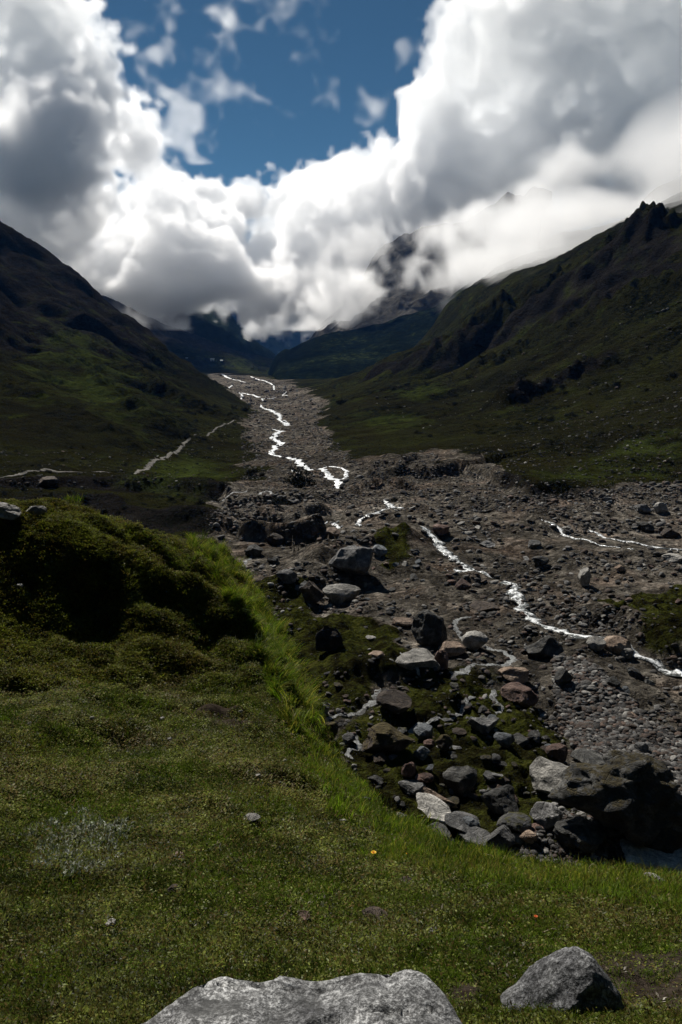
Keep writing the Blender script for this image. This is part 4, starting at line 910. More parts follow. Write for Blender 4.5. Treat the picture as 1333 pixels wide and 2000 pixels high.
def stones(name, P, smin, smax, seed, pw=3.0, protos=None, keep=None, flat=1.0):
    g_ = np.random.default_rng(seed); d = np.linalg.norm(P, axis=1)
    k, m_ = None, None
    S = (smin + (smax - smin) * g_.random(len(P)) ** pw) * d / FPX
    P = P.copy(); P[:, 2] += S * 0.12
    scl = np.stack([S * g_.uniform(.7, 1.25, len(P)), S * g_.uniform(.7, 1.25, len(P)), S * g_.uniform(.55, 1.1, len(P)) * flat], 1)
    rot = np.stack([g_.uniform(-.5, .5, len(P)), g_.uniform(-.5, .5, len(P)), g_.uniform(0, 6.28, len(P))], 1)
    return stuff_scatter(name, protos, P, rot, scl, g_.integers(0, len(protos), len(P)))
BEDPOLY = [(430,733),(560,747),(600,768),(632,792),(622,830),(640,868),(690,905),(760,893),(840,878),(900,882),(960,925),(1015,972),(1100,962),(1333,940),(1333,1720),(900,1700),(700,1600),(640,1440),(560,1300),(520,1180),(440,1090),(385,1050),(400,1010),(470,975),(478,930),(470,850),(492,800)]
if True:
    near = screen_points(26000, [q for q in BEDPOLY if q[1] > 930] + [(470,975),(700,930)], 5)
    moss = grid_at(GM['moss'], near[:, 0], near[:, 1]); kn = grid_at(GM['knoll'], near[:, 0], near[:, 1])
    cl = noise2(near[:, 0] / 11, near[:, 1] / 11, 77) + 0.6 * noise2(near[:, 0] / 1.7, near[:, 1] / 1.7, 78)
    keep = (kn < 0.3) & (rng.random(len(near)) < np.clip(0.30 + 1.3 * cl, 0.05, 1) * (1 - 0.72 * moss))
    stones('stones', near[keep], 2.2, 15, 6, 3.2, stone_protos(10, 40, 2))
    far = screen_points(9000, [(430,733),(560,747),(632,792),(622,830),(700,905),(840,878),(1015,972),(1333,940),(1333,1000),(700,1000),(400,1010),(478,930),(470,850),(492,800)], 8)
    stones('stones', far, 1.6, 7, 9, 3.5, stone_protos(6, 60, 2))
    cob = screen_points(5200, [(1080,1280),(1150,1290),(1210,1340),(1260,1400),(1333,1450),(1333,1570),(1270,1545),(1200,1510),(1140,1480),(1100,1430),(1085,1360)], 12)
    stones('cobbles', cob, 5, 17, 13, 2.2, stone_protos(8, 80, 2, cuts=5, lo=0.7))
    sl = screen_points(1500, [(900,870),(1333,760),(1333,960),(1100,965),(1015,972),(960,925)], 15); sl2 = screen_points(500, [(700,780),(1333,560),(1333,800),(900,870)], 16); sl3 = screen_points(500, [(0,880),(300,880),(480,810),(480,950),(0,960)], 17)
    stones('stones', np.concatenate([sl, sl2, sl3]), 1.5, 7, 18, 4, stone_protos(5, 95, 2))
    bt = screen_points(2200, [(1080,1570),(1333,1640),(1333,1730),(1150,1712),(980,1685)], 19); stones('stones', bt, 4, 16, 20, 3, stone_protos(5, 120, 2))

# ------------------------------------------------------------ grass on the near shoulder
def leaf_mat(name, lo, hi, dry, trans=0.35, dryat=(0.5, 0.7), nscale=1.1, tips=False):
    m = bpy.data.materials.new(name); T = NT(name + ' base'); T.m.name = name; t = T.t
    n1 = T.noise(nscale, 4, 0.6); n2 = T.noise(nscale * 6, 3, 0.6); rd = T.n('ShaderNodeObjectInfo').outputs['Random']; bl = T.attr('bl')
    f = T.math('ADD', T.math('MULTIPLY', n1, 0.60), T.math('ADD', T.math('MULTIPLY', n2, 0.22), T.math('MULTIPLY', bl, 0.18)))
    c = T.ramp(f, [(0.40, lo), (0.58, hi)])
    dn = T.math('ADD', T.math('MULTIPLY', T.noise(nscale * 0.6, 4, 0.65), 0.62), T.math('MULTIPLY', T.math('FRACT', T.math('MULTIPLY', bl, 7.3)), 0.38))
    c = T.mix(T.ramp(dn, [(dryat[0], 0.0), (dryat[1], 0.9)]), c, dry)
    if tips: c = T.mix(T.ramp(T.attr('tp'), [(0.3, 0.0), (1.0, 0.8)]), c, T.mix(1.0, c, (1.6, 1.5, 1.2), 'MULTIPLY'))
    c = T.mix(1.0, c, T.ramp(rd, [(0.0, 0.55), (1.0, 1.45)]), 'MULTIPLY')
    di = T.n('ShaderNodeBsdfDiffuse'); tr = T.n('ShaderNodeBsdfTranslucent'); gl = T.n('ShaderNodeBsdfGlossy'); gl.inputs['Roughness'].default_value = 0.42; gl.inputs['Color'].default_value = (1, 1, 1, 1)
    t.links.new(c, di.inputs[0]); c2 = T.mix(1.0, c, (1.2, 1.25, 0.6), 'MULTIPLY'); t.links.new(c2, tr.inputs[0])
    mx = T.n('ShaderNodeMixShader'); mx.inputs[0].default_value = trans; t.links.new(di.outputs[0], mx.inputs[1]); t.links.new(tr.outputs[0], mx.inputs[2])
    m2 = T.n('ShaderNodeMixShader'); m2.inputs[0].default_value = 0.005; t.links.new(mx.outputs[0], m2.inputs[1]); t.links.new(gl.outputs[0], m2.inputs[2])
    t.links.new(m2.outputs[0], t.nodes['Material Output'].inputs[0]); t.nodes.remove(T.b); return T.m
def tuft(seed, n, length, width, spread, lean=0.5, segs=3, mat=None, droop=0.5, wind=(0.0, 0.0)):
    g_ = np.random.default_rng(seed); co, fa, bl, tp = [], [], [], []
    for i in range(n):
        a = g_.uniform(0, 6.28); rr = spread * math.sqrt(g_.random()); bx, by = rr * math.cos(a), rr * math.sin(a); L_ = length * g_.uniform(.45, 1.15); w = width * g_.uniform(.7, 1.3)
        th = g_.uniform(0, 6.28); ln = lean * g_.uniform(.2, 1.2); dx, dy = math.cos(th) * ln + wind[0], math.sin(th) * ln + wind[1]; sx, sy = -math.sin(th + g_.uniform(-.6, .6)), math.cos(th); b = g_.random(); base = len(co)
        for k in range(segs + 1):
            s = k / segs; hh = L_ * (s - droop * 0.45 * s * s); q = L_ * (s ** 1.6); cx, cy_ = bx + dx * q, by + dy * q; ww = w * (1 - s ** 1.5) * 0.5
            if k < segs: co += [(cx - sx * ww, cy_ - sy * ww, hh), (cx + sx * ww, cy_ + sy * ww, hh)]; bl += [b, b]; tp += [s, s]
            else: co.append((cx, cy_, hh)); bl.append(b); tp.append(1.0)
        for k in range(segs - 1): q = base + 2 * k; fa += [(q, q + 1, q + 3), (q, q + 3, q + 2)]
        q = base + 2 * (segs - 1); fa.append((q, q + 1, q + 2))
    return mesh_np('t', co, fa, mat, {'bl': bl, 'tp': tp}, link=False, smooth=False)
def rosette(seed, n, size, mat, spread, up=0.5):
    g_ = np.random.default_rng(seed); co, fa, bl = [], [], []
    for i in range(n):
        a = g_.uniform(0, 6.28); rr = spread * math.sqrt(g_.random()); c = np.array([rr * math.cos(a), rr * math.sin(a), g_.uniform(0, spread * 0.35)]); th = g_.uniform(0, 6.28); d = np.array([math.cos(th), math.sin(th), up * g_.uniform(.1, 1.4)]); d /= np.linalg.norm(d); s = np.cross(d, [0, 0, 1.0]); s /= np.linalg.norm(s) + 1e-9; L_ = size * g_.uniform(.6, 1.3); b = g_.random(); q = len(co)
        co += [c, c + d * L_ * 0.5 + s * L_ * 0.24, c + d * L_, c + d * L_ * 0.5 - s * L_ * 0.24]; bl += [b] * 4; fa += [(q, q + 1, q + 2), (q, q + 2, q + 3)]
    return mesh_np('t', co, fa, mat, {'bl': bl}, link=False, smooth=False)
M_SHORT = leaf_mat('short turf blades', (0.010, 0.018, 0.003), (0.085, 0.135, 0.014), (0.12, 0.090, 0.036), 0.4, (0.52, 0.66), tips=True)
M_LONG = leaf_mat('long grass blades', (0.022, 0.042, 0.005), (0.10, 0.165, 0.016), (0.24, 0.21, 0.06), 0.45, (0.50, 0.66), 0.8, tips=True)
M_MOSSL = leaf_mat('cushion leaves', (0.022, 0.027, 0.006), (0.16, 0.185, 0.032), (0.13, 0.09, 0.030), 0.3, (0.50, 0.66), 1.6)
M_SILVER = leaf_mat('silver leaves', (0.16, 0.17, 0.14), (0.42, 0.44, 0.38), (0.34, 0.33, 0.26), 0.15, (0.6, 0.8), 2.0)
M_DRY = leaf_mat('dry litter', (0.08, 0.065, 0.04), (0.26, 0.23, 0.17), (0.35, 0.33, 0.29), 0.2, (0.5, 0.7), 3.0)
def knoll_points(n, seed, poly, r0=1.3):
    P = screen_points(n, poly, seed, r0=r0); kn = grid_at(GM['knoll'], P[:, 0], P[:, 1]); return P[(kn > 0.45) & (np.hypot(P[:, 0], P[:, 1]) < 26)]
KPOLY = [(-60,975),(130,975),(260,1010),(400,1040),(470,1070),(520,1130),(600,1290),(660,1440),(740,1570),(860,1640),(1000,1675),(1333,1700),(1400,1720),(1400,2080),(-60,2080)]
def ups(P):
    e = 0.25; zx = (ground(P[:, 0] + e, P[:, 1]) - ground(P[:, 0] - e, P[:, 1])) / (2 * e); zy = (ground(P[:, 0], P[:, 1] + e) - ground(P[:, 0], P[:, 1] - e)) / (2 * e); return zx, zy
def scatter_tufts(name, P, protos, s0, s1, seed, tilt=0.6, grow=0.0):
    g_ = np.random.default_rng(seed); n = len(P); zx, zy = ups(P); S = g_.uniform(s0, s1, n) * (0.5 + 0.5 * sstep(1.5, 7, np.linalg.norm(P, axis=1))) * (1 + grow * np.linalg.norm(P, axis=1) / 15)
    rot = np.stack([np.arctan(zy) * tilt, -np.arctan(zx) * tilt, g_.uniform(0, 6.28, n)], 1)
    P = P.copy(); P[:, 2] -= 0.01
    return stuff_scatter(name, protos, P, rot, np.stack([S, S, S * g_.uniform(.7, 1.3, n)], 1), g_.integers(0, len(protos), n))
if True:
    P = knoll_points(72000, 31, KPOLY)
    lush = noise2(P[:, 0] / 1.3, P[:, 1] / 1.3, 401) + 0.5 * noise2(P[:, 0] / 0.5, P[:, 1] / 0.5, 402); dirt = grid_at(DIRT.reshape(GZ.shape), P[:, 0], P[:, 1])
    r_ = np.linalg.norm(P, axis=1); X, Y, F = pix(P)
    mound = (inside(X, Y, [(-100,980),(200,980),(270,1080),(300,1300),(0,1330),(-100,1200)])) 
    cush = mound | (inside(X, Y, [(200,1000),(420,1060),(480,1200),(480,1320),(260,1310)]) & (rng.random(len(P)) < 0.5))
    ok_ = rng.random(len(P)) > dirt * 0.92
    a_ = ok_ & ~cush & (lush > 0.05); b_ = ok_ & ~cush & (lush <= 0.05)
    scatter_tufts('grass', P[a_], [tuft(400 + k, 34, 0.034, 0.0040, 0.055, 0.9, 2, M_SHORT) for k in range(6)] + [rosette(425 + k, 34, 0.016, M_MOSSL, 0.06) for k in range(2)], 0.75, 1.25, 32, grow=0.9)
    scatter_tufts('grass', P[b_], [tuft(420 + k, 26, 0.018, 0.0042, 0.065, 1.3, 2, M_SHORT) for k in range(5)] + [rosette(430 + k, 34, 0.016, M_MOSSL, 0.06) for k in range(3)], 0.75, 1.25, 33, grow=0.9)
    # the same turf goes on past the frame and down over the edge
    g2 = np.random.default_rng(300); a2 = g2.uniform(R(-62), R(62), 90000); r2 = 1.3 * (26 / 1.3) ** g2.random(90000); Q = np.stack([r2 * np.sin(a2), r2 * np.cos(a2)], 1); Q = np.column_stack([Q, ground(Q[:, 0], Q[:, 1])])
    X, Y, F = pix(Q); out_ = ~inside(X, Y, KPOLY) & (grid_at(GM['knoll'], Q[:, 0], Q[:, 1]) > 0.3) | (F < 0.3); over = out_ & (np.abs(X - 666) < 720) & (Y < 1760)
    scatter_tufts('grass', Q[out_ & ~over][:34000], [tuft(510 + k, 34, 0.034, 0.0040, 0.055, 0.9, 2, M_SHORT) for k in range(4)], 0.8, 1.3, 301, grow=0.9)
    scatter_tufts('grass', Q[over], [tuft(520 + k, 30, 0.22, 0.010, 0.16, 0.5, 3, M_LONG, 0.7) for k in range(4)], 0.7, 1.3, 302, 0.6)
    P2 = knoll_points(26000, 34, [(-100,975),(200,975),(430,1050),(500,1200),(500,1330),(260,1340),(-100,1340)])
    X, Y, F = pix(P2); P2 = P2[(X < 285) | (rng.random(len(P2)) < 0.5)]
    scatter_tufts('moss', P2, [rosette(440 + k, 46, 0.028, M_MOSSL, 0.085, 0.9) for k in range(6)], 0.8, 1.3, 35)
    P3 = knoll_points(7500, 36, [(370,1035),(470,1070),(520,1130),(600,1290),(660,1440),(740,1570),(860,1640),(1000,1675),(1100,1690),(1000,1700),(800,1680),(650,1590),(585,1480),(530,1340),(480,1230),(425,1140),(360,1075)])
    X, Y, F = pix(P3); th = noise2(P3[:, 0] / 1.2, P3[:, 1] / 1.2, 403); th = th + 0.6 * noise2(P3[:, 0] / 0.45, P3[:, 1] / 0.45, 404); P3 = P3[(th > 0.0) | (rng.random(len(P3)) < 0.15)]; X, Y, F = pix(P3)
    up_ = Y < 1420
    L1 = [tuft(460 + k, 30, 0.40, 0.010, 0.10, 0.45, 4, M_LONG, 0.7, (0.35, -0.12)) for k in range(6)]
    L2 = [tuft(470 + k, 34, 0.17, 0.007, 0.09, 0.5, 3, M_LONG, 0.6, (0.2, -0.05)) for k in range(5)]
    scatter_tufts('grass', P3[up_], L1, 0.55, 1.15, 37, 0.4)
    scatter_tufts('grass', P3[~up_], L2, 0.7, 1.2, 38, 0.4)
    P4 = knoll_points(1500, 39, [(780,1650),(1000,1680),(1333,1705),(1400,1800),(1300,1790),(1000,1740),(700,1680)]); scatter_tufts('grass', P4, [tuft(480 + k, 26, 0.13, 0.005, 0.07, 0.6, 3, M_LONG, 0.6) for k in range(4)], 0.6, 1.2, 40, 0.4)
    P5 = knoll_points(2600, 41, [(0,1560),(240,1560),(280,1700),(180,1740),(20,1720)]); X, Y, F = pix(P5); q = ((X - 150) / 105) ** 2 + ((Y - 1648) / 62) ** 2; P5 = P5[q + 0.6 * noise2(X / 25, Y / 25, 5) < 0.8]
    scatter_tufts('silver_groundcover', P5, [rosette(490 + k, 16, 0.028, M_SILVER, 0.05, 1.2) for k in range(4)], 0.8, 1.3, 42)
    spots = [(390,1645,40),(590,1790,50),(600,1690,30),(560,1870,30),(700,1815,30),(660,1850,30),(210,1805,40),(100,1965,50),(720,1850,40),(840,1800,40),(620,1760,30),(320,1440,60),(230,1450,30),(880,1730,50),(460,1880,40),(1000,1880,40)]
    PP = [knoll_points(int(60), 50 + i, [(x - s, y - s * .5), (x + s, y - s * .5), (x + s, y + s * .5), (x - s, y + s * .5)]) for i, (x, y, s) in enumerate(spots)] + [knoll_points(500, 80, KPOLY)]
    scatter_tufts('dead_leaves', np.concatenate(PP), [rosette(500 + k, 7, 0.026, M_DRY, 0.05, 0.7) for k in range(5)], 0.5, 1.2, 43)

# ------------------------------------------------------------ stones and plants on the near turf
SPK = rock_mat('speckled granite', (0.035, 0.035, 0.037), (0.10, 0.10, 0.099), (0.26, 0.26, 0.255), sc_=3.2, spk=0.6, grain=1)
if True:
    # the slab at the very front: outline drawn in plan and raised, its top worn and pitted
    def slab():
        n_ = 110; P0 = hit([570], [1985], r0=1.2)[0]
        top = [(205,2040),(232,1998),(300,1962),(388,1930),(430,1908),(462,1912),(500,1918),(535,1912),(548,1895),(640,1888),(700,1886),(800,1888),(838,1900),(862,1925),(878,1955),(900,1990),(915,2030)]
        z0 = -1.62
        def at_z(x, y, z): d = ray(x, y); return d * (z / d[2])
        back = np.array([at_z(x, y, z0 + 0.02 * math.sin(x / 90)) for x, y in top]); c = np.array([back[:, 0].mean(), back[:, 1].min() - 0.35, z0])
        front = [np.array([c[0] + 0.62 * math.cos(a), c[1] - 0.05 + 0.40 * math.sin(a), z0]) for a in np.linspace(-0.15, -math.pi + 0.15, 14)]
        out = np.concatenate([back, np.array(front)]); L_ = np.concatenate([[0], np.cumsum(np.linalg.norm(np.diff(np.vstack([out, out[:1]])[:, :2], axis=0), axis=1))]); t = np.linspace(0, L_[-1], 240, endpoint=False)
        O = np.stack([np.interp(t, L_, np.append(out[:, k], out[0, k])) for k in range(3)], 1)
        rings = []; nr = 70
        for i in range(nr + 1):
            s = i / nr                                        # 0 at the middle, over the rim, down the side
            if s < 0.72: q = s / 0.72; R_ = c + (O - c) * q; z = np.full(len(O), z0)
            else:
                q = (s - 0.72) / 0.28; R_ = c + (O - c) * (1 + 0.10 * q ** 0.6); z = z0 - 0.42 * q ** 1.6
            X, Y = R_[:, 0], R_[:, 1]; edge = sstep(0.45, 0.72, s)
            z = z + 0.035 * noise2(X / 0.35, Y / 0.35, 601) + 0.014 * noise2(X / 0.11, Y / 0.11, 602) + 0.006 * noise2(X / 0.04, Y / 0.04, 603) + 0.0025 * noise2(X / 0.015, Y / 0.015, 604)
            z = z - 0.022 * edge * (1 if s < 0.72 else 1) - 0.03 * sstep(0.04, 0.0, np.abs(noise2(X / 0.5 + 4, Y / 0.22, 606))) * (s < 0.9)
            rings.append(np.stack([X + 0.01 * noise2(z * 9 + Y * 8, X * 8, 607), Y + 0.01 * noise2(z * 9, X * 8 + 5, 608), z], 1))
        V = np.concatenate(rings); m = len(O); i_ = np.arange((nr + 1) * m).reshape(nr + 1, m); j_ = np.roll(i_, -1, 1)
        F = np.stack([i_[:-1], j_[:-1], j_[1:], i_[1:]], -1).reshape(-1, 4)[:, ::-1]
        o = mesh_np('granite_slab', V, F, SPK); o['label'] = 'pale speckled granite slab filling the bottom edge of the view'; o['category'] = 'slab of rock'
    slab()
    FG = rock_mat('dark veined granite', (0.018, 0.018, 0.019), (0.065, 0.065, 0.066), (0.115, 0.115, 0.113), sc_=3.4, spk=0.6, grain=1)
    place_rock(1098, 1985, 196, 142, FG, 209, 'dark pointed grey rock with pale veins standing in the turf at the lower right', name='pointed_rock', cat='rock', sub=6, r0=1.3, depth=0.7, yaw=0.0, cuts=12, rough=0.09, sink=0.2, prof=([-1, -.6, 0.0, .28, .5, .8, 1], [.46, .60, .84, 1.0, .93, .78, .6]))
    for (x, y, w, h, m_, sd, lab) in [
        (492,1612,28,15,'pale',210,'white angular stone lying on the turf near the grass ridge'), (348,1680,20,11,'tan',211,'small flat tan stone on the turf near the silver plants'),
        (218,1816,16,12,'pale',212,'small white stone beside dead leaves on the turf, left of centre'), (340,1748,18,12,'brown',213,'small brown stone half sunk in the turf above the granite slab'),
        (793,1732,28,12,'brown',214,'flat brown stone in the turf right of the yellow flower'), (735,1804,44,18,'brown',215,'knobbly brown lump of stone above the right end of the granite slab'),
        (72,1012,34,20,'pale',216,'pale stone lying on the crest of the mossy mound'), (16,1026,40,28,'pale',217,'pale stone on the left shoulder of the mossy mound'), (4,1008,24,16,'pale',218,'pale stone at the left edge behind the mossy mound'),
        (670,1612,12,8,'pale',219,'tiny pale stone near the lush edge of the turf'), (848,1826,18,8,'grey',220,'thin grey stone in the turf left of the pointed rock'), (590,1804,26,9,'red',221,'flat reddish stone among dead leaves above the granite slab'),
        (1276,1728,30,14,'pale',222,'pale flat stone in the grass just below the long grey slab'), (38,1153,14,9,'pale',223,'small pale stone low on the front of the mossy mound')]:
        o = place_rock(x, y, w * 1.15, h * 1.15, m_, sd, lab, name='stone', cat='stone', sub=4, r0=1.3, sink=0.0); o.location[2] += 0.012 + 0.12 * w * np.linalg.norm(o.location) / FPX * 0.5
    for i, (x, y) in enumerate([(150,1337),(180,1408),(318,1408),(332,1448),(558,1490),(58,1418),(505,1520),(322,1340),(470,1395)]):
        o = place_rock(x, y, 9, 6, 'pale', 230 + i, 'tiny white stone chip on the mid turf', 'white stone chips on the turf', name='stone', cat='stone', sub=3, r0=3, sink=0.0); o.location[2] += 0.012
    def solid(name, c): T = NT(name, 0.6, 0.2); T.color(T.mix(0.3, tuple(c), T.ramp(T.noise(200, 3), [(0.3, tuple(x * 0.5 for x in c)), (0.7, tuple(min(1, x * 1.3) for x in c))]))); return T.m
    M_Y, M_O, M_ST, M_TW = solid('yellow petals', (0.75, 0.45, 0.02)), solid('orange petals', (0.55, 0.10, 0.015)), solid('green stem', (0.05, 0.08, 0.02)), solid('dry stalk', (0.36, 0.30, 0.20))
    def tube(pts, rad, k=5):
        pts = np.array(pts, float); n = len(pts); V = []; F = []
        for i in range(n):
            d = pts[min(i + 1, n - 1)] - pts[max(i - 1, 0)]; d /= np.linalg.norm(d); a = np.cross(d, [0.3, 0.1, 1.0]); a /= np.linalg.norm(a); b = np.cross(d, a); r_ = rad * (1 - 0.6 * i / (n - 1))
            for j in range(k): V.append(pts[i] + r_ * (a * math.cos(6.283 * j / k) + b * math.sin(6.283 * j / k)))
        for i in range(n - 1):
            for j in range(k): F.append((i * k + j, i * k + (j + 1) % k, (i + 1) * k + (j + 1) % k, (i + 1) * k + j))
        return np.array(V), np.array(F)
    def flower(x, y, size, mat, lab, hgt):
        P = hit([x], [y], r0=1.3)[0]; e = bpy.data.objects.new('flower', None); sc.collection.objects.link(e); e.location = P; e['label'] = lab; e['category'] = 'flower'
        v, f = tube([(0, 0, 0), (0.005, 0, hgt * .5), (0.0, 0, hgt)], 0.0022); mesh_np('stem', v, f, M_ST, parent=e)
        V, F = [], []
        for ring, nn, rr in ((0, 12, 1.0), (1, 8, 0.62)):
            for j in range(nn):
                a = 6.283 * j / nn + ring * .3; d = np.array([math.cos(a), math.sin(a), 0.35 + 0.35 * ring]); s_ = np.array([-math.sin(a), math.cos(a), 0]); b = len(V); c0 = np.array([0, 0, hgt])
                V += [c0, c0 + d * size * rr * .6 + s_ * size * .22, c0 + d * size * rr, c0 + d * size * rr * .6 - s_ * size * .22]; F.append((b, b + 1, b + 2, b + 3))
        mesh_np('petals', V, F, mat, smooth=False, parent=e)
        v, f = ICO[1][0] * np.array([.32, .32, .2]) * size + np.array([0, 0, hgt + size * .1]), ICO[1][1]; mesh_np('flower_centre', v, f, M_O, parent=e)
    flower(730, 1684, 0.026, M_Y, 'bright yellow flower in the turf near the edge of the drop', 0.085)
    flower(795, 1682, 0.009, M_Y, 'tiny yellow flower right of the bigger yellow one', 0.07)
    flower(1046, 1810, 0.011, M_O, 'small orange-red flower in the turf above the pointed rock', 0.06)
    def twig(x, y, lab, arms, name='dry_twig'):
        P = hit([x], [y], r0=1.3)[0]; V, F, o_ = [], [], 0
        for pts, rad in arms: v, f = tube(pts, rad); V.append(v); F.append(f + o_); o_ += len(v)
        o = mesh_np(name, np.concatenate(V), np.concatenate(F), M_TW); o.location = P; o['label'] = lab; o['category'] = 'twig'
    twig(975, 1697, 'pale forked dry twig lying at the edge of the grass', [([(-.13, 0, .05), (-.05, .01, .06), (.05, 0, .045), (.14, -.04, .02)], .006), ([(-.02, 0, .055), (-.05, .05, .09), (-.12, .06, .10)], .004), ([(.02, 0, .05), (.06, .05, .09)], .003)])
    twig(1163, 1735, 'tall dry grass stalk bent over at its tip, at the edge of the drop', [([(0, 0, 0), (.01, 0, .10), (0, 0, .18), (-.03, 0, .20), (-.06, .0, .17)], .0025)], 'dry_stalk')
    twig(1080, 1828, 'short brown dry twig behind the pointed rock', [([(-.05, 0, .02), (0, .01, .035), (.06, 0, .02)], .003)])

# ------------------------------------------------------------ dark shrubs on the valley flats and slopes
T = NT('dark shrub leaves', 0.9, 0.1); T.color(T.ramp(T.noise(1.6, 3, 0.7), [(0.35, (0.006, 0.007, 0.004)), (0.65, (0.020, 0.024, 0.009))])); M_SHRUB = T.m
T = NT('shrub stems', 0.9, 0.1); T.color((0.02, 0.015, 0.01)); M_STEM = T.m
def shrub_mesh(seed, n=900, leaf=0.085):
    g_ = np.random.default_rng(seed); cl = g_.normal(size=(9, 3)) * [0.30, 0.30, 0.13] + [0, 0, 0.26]; co, fa = [], []
    for i in range(n):
        c = cl[g_.integers(9)] + g_.normal(size=3) * [0.13, 0.13, 0.10]; c[2] = abs(c[2]); d = g_.normal(size=3); d /= np.linalg.norm(d); s = np.cross(d, g_.normal(size=3)); s /= np.linalg.norm(s); q = len(co); L_ = leaf * g_.uniform(.6, 1.4)
        co += [c - d * L_ * .5, c + s * L_ * .35, c + d * L_ * .5, c - s * L_ * .35]; fa.append((q, q + 1, q + 2, q + 3))
    return mesh_np('shrub', co, fa, M_SHRUB, link=False, smooth=False)
if True:
    SHR = [shrub_mesh(800 + k) for k in range(5)]
    big = [(345,845,16,'on the left slope above the bend of the path'),(362,852,20,'beside the path on the left flat'),(380,842,10,'just right of the path on the left slope'),(478,803,18,'at the toe of the left spur'),(455,798,14,'on the toe of the left spur'),(418,796,16,'on the lowest part of the left spur'),(395,790,14,'low on the left spur'),
           (668,790,22,'alone at the foot of the right slope, above the gorge'),(652,700+75,10,'on the green flat right of the gorge'),(768,762,14,'on the pale green flat low on the right slope'),(430,950,22,'on the left flat near the gorge'),(346,955,14,'on the left flat below the pasture'),(495,928,26,'on the lip of the gorge'),(512,930,16,'beside the larger shrub on the lip of the gorge'),
           (575,945,60,'long and low on the gravel below the gorge'),(1075,822,16,'on the lower right slope'),(1115,812,14,'right of its neighbour on the lower right slope'),(1100,758,14,'halfway up the right slope'),(1318,735,18,'at the right edge of the right slope'),(536,985,26,'on the rubble flat above the earth bank'),(560,985,16,'right of the larger shrub above the earth bank'),
           (43,955,14,'left of the dark block on the left flat'),(250,945,9,'where the two tracks meet'),(272,950,10,'just right of the track fork'),(388,985,20,'at the near end of the small pale rill'),(770,980,18,'near the first bend below the gorge')]
    for i, (x, y, w, where) in enumerate(big):
        P = hit([x], [y], r0=40)[0]; S = w * np.linalg.norm(P) / FPX; o = SHR[i % 5].copy(); sc.collection.objects.link(o); o.name = 'shrub'; o.location = P; o.scale = (S, S * .9, S * .85); o.rotation_euler = (0, 0, i * 1.3); o['label'] = 'dark leafy shrub ' + where; o['category'] = 'shrub'
    g_ = np.random.default_rng(61); zones = [([(0,870),(480,810),(500,930),(470,975),(0,975)], 46, (5, 12), 'on the left flat and its slope'), ([(620,790),(900,700),(1333,700),(1333,930),(1000,950),(700,890)], 70, (5, 13), 'on the lower right slope'), ([(300,800),(480,790),(470,830),(330,880)], 18, (5, 12), 'at the foot of the left spur'), ([(0,960),(430,975),(430,1040),(0,1000)], 20, (8, 16), 'on the dark bench behind the near mound')]
    for poly, cnt, (a, b), where in zones:
        xs = [q[0] for q in poly]; ys = [q[1] for q in poly]; k = 0
        while k < cnt:
            x, y = g_.uniform(min(xs), max(xs)), g_.uniform(min(ys), max(ys))
            if not inside(np.array([x]), np.array([y]), poly)[0]: continue
            P = hit([x], [y], r0=40)[0]; k += 1; S = g_.uniform(a, b) * np.linalg.norm(P) / FPX; o = SHR[g_.integers(5)].copy(); sc.collection.objects.link(o); o.name = 'shrub'; o.location = P; o.scale = (S, S, S * g_.uniform(.6, .9)); o.rotation_euler = (0, 0, g_.uniform(0, 6.28))
            o['label'] = f'low dark shrub, one of many small ones {where}'; o['category'] = 'shrub'; o['group'] = f'small dark shrubs {where}'
    # low scrub too fine to count
    sp = [screen_points(n, poly, 70 + i, r0=40) for i, (n, poly) in enumerate([(2200, [(0,960),(430,970),(440,1040),(0,1005)]), (1400, [(250,960),(500,960),(480,1060),(300,1060)]), (2600, [(0,800),(480,800),(480,950),(0,960)]), (4200, [(600,780),(900,660),(1333,560),(1333,935),(1000,950),(700,890)]), (1500, [(0,620),(200,650),(480,800),(0,820)])])]
    sp = np.concatenate(sp); bed = grid_at(GM['bed'], sp[:, 0], sp[:, 1]); th = noise2(sp[:, 0] / 12, sp[:, 1] / 12, 410) + 0.5 * noise2(sp[:, 0] / 4, sp[:, 1] / 4, 411); sp = sp[(bed < 0.4) & (th > 0.0)]
    g_ = np.random.default_rng(62); d = np.linalg.norm(sp, axis=1); S = g_.uniform(1.5, 5.0, len(sp)) * d / FPX
    stuff_scatter('low_scrub', [shrub_mesh(820 + k, 160, 0.16) for k in range(4)], sp, np.stack([np.zeros(len(sp)), np.zeros(len(sp)), g_.uniform(0, 6.28, len(sp))], 1), np.stack([S, S, S * .6], 1), g_.integers(0, 4, len(sp)))

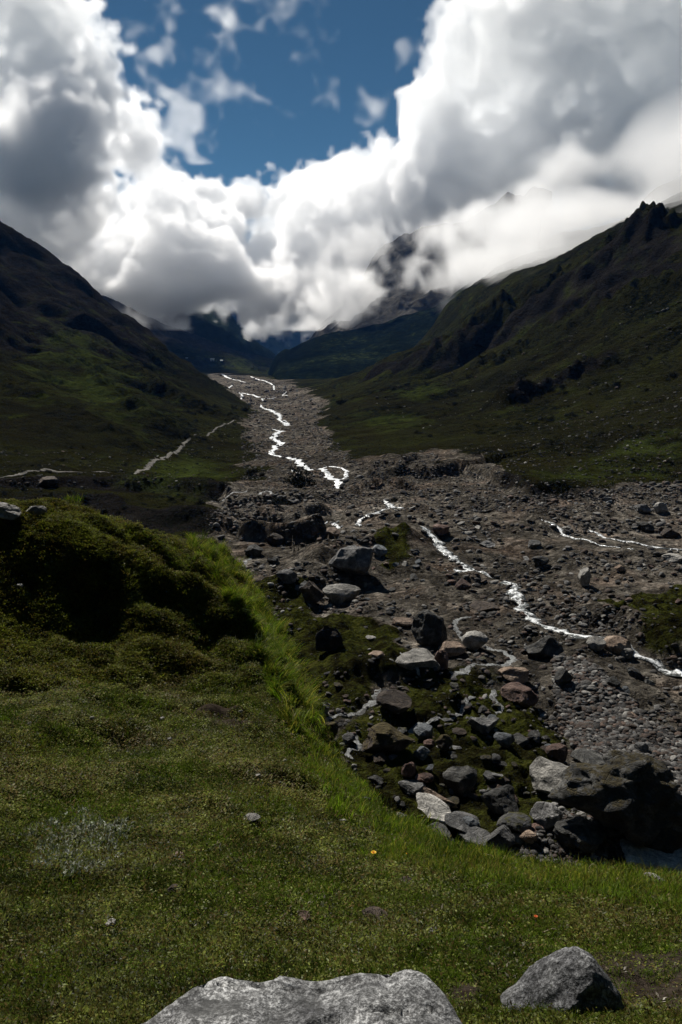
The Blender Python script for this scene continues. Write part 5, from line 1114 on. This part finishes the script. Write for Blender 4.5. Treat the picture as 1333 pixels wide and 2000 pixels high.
# ------------------------------------------------------------ two tiny farmsteads on the far green terrace
T = NT('whitewashed wall', 0.9, 0.1); T.color(T.ramp(T.noise(1.0, 3), [(0.3, (0.40, 0.39, 0.36)), (0.7, (0.62, 0.60, 0.56))])); M_WALL = T.m
T = NT('tin roof', 0.4, 0.4); T.color(T.ramp(T.noise(0.8, 3), [(0.3, (0.30, 0.30, 0.31)), (0.7, (0.55, 0.55, 0.55))])); M_ROOF = T.m
def house(x, y, w, lab):
    P = hit([x], [y], r0=500)[0]; W = w * np.linalg.norm(P) / FPX; D, Hh = W * .6, W * .35
    e = bpy.data.objects.new('farmhouse', None); sc.collection.objects.link(e); e.location = P; e['label'] = lab; e['category'] = 'house'; a, b = W / 2, D / 2
    V = [(-a,-b,-1),(a,-b,-1),(a,b,-1),(-a,b,-1),(-a,-b,Hh),(a,-b,Hh),(a,b,Hh),(-a,b,Hh),(-a,0,Hh*1.5),(a,0,Hh*1.5)]
    mesh_np('wall', V, [(0,1,5,4),(1,2,6,5),(2,3,7,6),(3,0,4,7),(5,6,9,9),(7,4,8,8)][:4], M_WALL, smooth=False, parent=e)
    mesh_np('gable', V, [(5,6,9),(7,4,8)], M_WALL, smooth=False, parent=e)
    o_ = 0.5; V = [(-a-o_,-b-o_,Hh-.2),(a+o_,-b-o_,Hh-.2),(a+o_,0,Hh*1.55),(-a-o_,0,Hh*1.55),(-a-o_,b+o_,Hh-.2),(a+o_,b+o_,Hh-.2)]
    mesh_np('roof', V, [(0,1,2,3),(3,2,5,4)], M_ROOF, smooth=False, parent=e)
    mesh_np('door', [(-.1*a,-b-.05,-1),(.2*a,-b-.05,-1),(.2*a,-b-.05,Hh*.7),(-.1*a,-b-.05,Hh*.7)], [(0,1,2,3)], M_STEM, smooth=False, parent=e)
if True:
    house(415, 704, 7, 'tiny pale farmhouse on the green terrace beyond the left spur'); house(433, 705, 4, 'smaller pale hut just right of the farmhouse on the far terrace'); house(365, 700, 3.5, 'tiny pale hut close behind the left spur, on the far terrace')

# ------------------------------------------------------------ the air between here and the far hills
if True:
    m = bpy.data.materials.new('air'); m.use_nodes = True; t = m.node_tree; t.nodes.clear(); out = t.nodes.new('ShaderNodeOutputMaterial'); v = t.nodes.new('ShaderNodeVolumePrincipled'); t.links.new(v.outputs[0], out.inputs['Volume'])
    v.inputs['Color'].default_value = (0.10, 0.30, 0.80, 1); v.inputs['Density'].default_value = 0.00005; v.inputs['Anisotropy'].default_value = 0.1
    lo, hi = (-6100.0, -6100.0, -560.0), (6100.0, 6100.0, 330.0)
    V = [(x, y, z) for x in (lo[0], hi[0]) for y in (lo[1], hi[1]) for z in (lo[2], hi[2])]
    o = mesh_np('haze', V, [(0, 1, 3, 2), (4, 6, 7, 5), (0, 4, 5, 1), (2, 3, 7, 6), (0, 2, 6, 4), (1, 5, 7, 3)], m, smooth=False); o['kind'] = 'stuff'
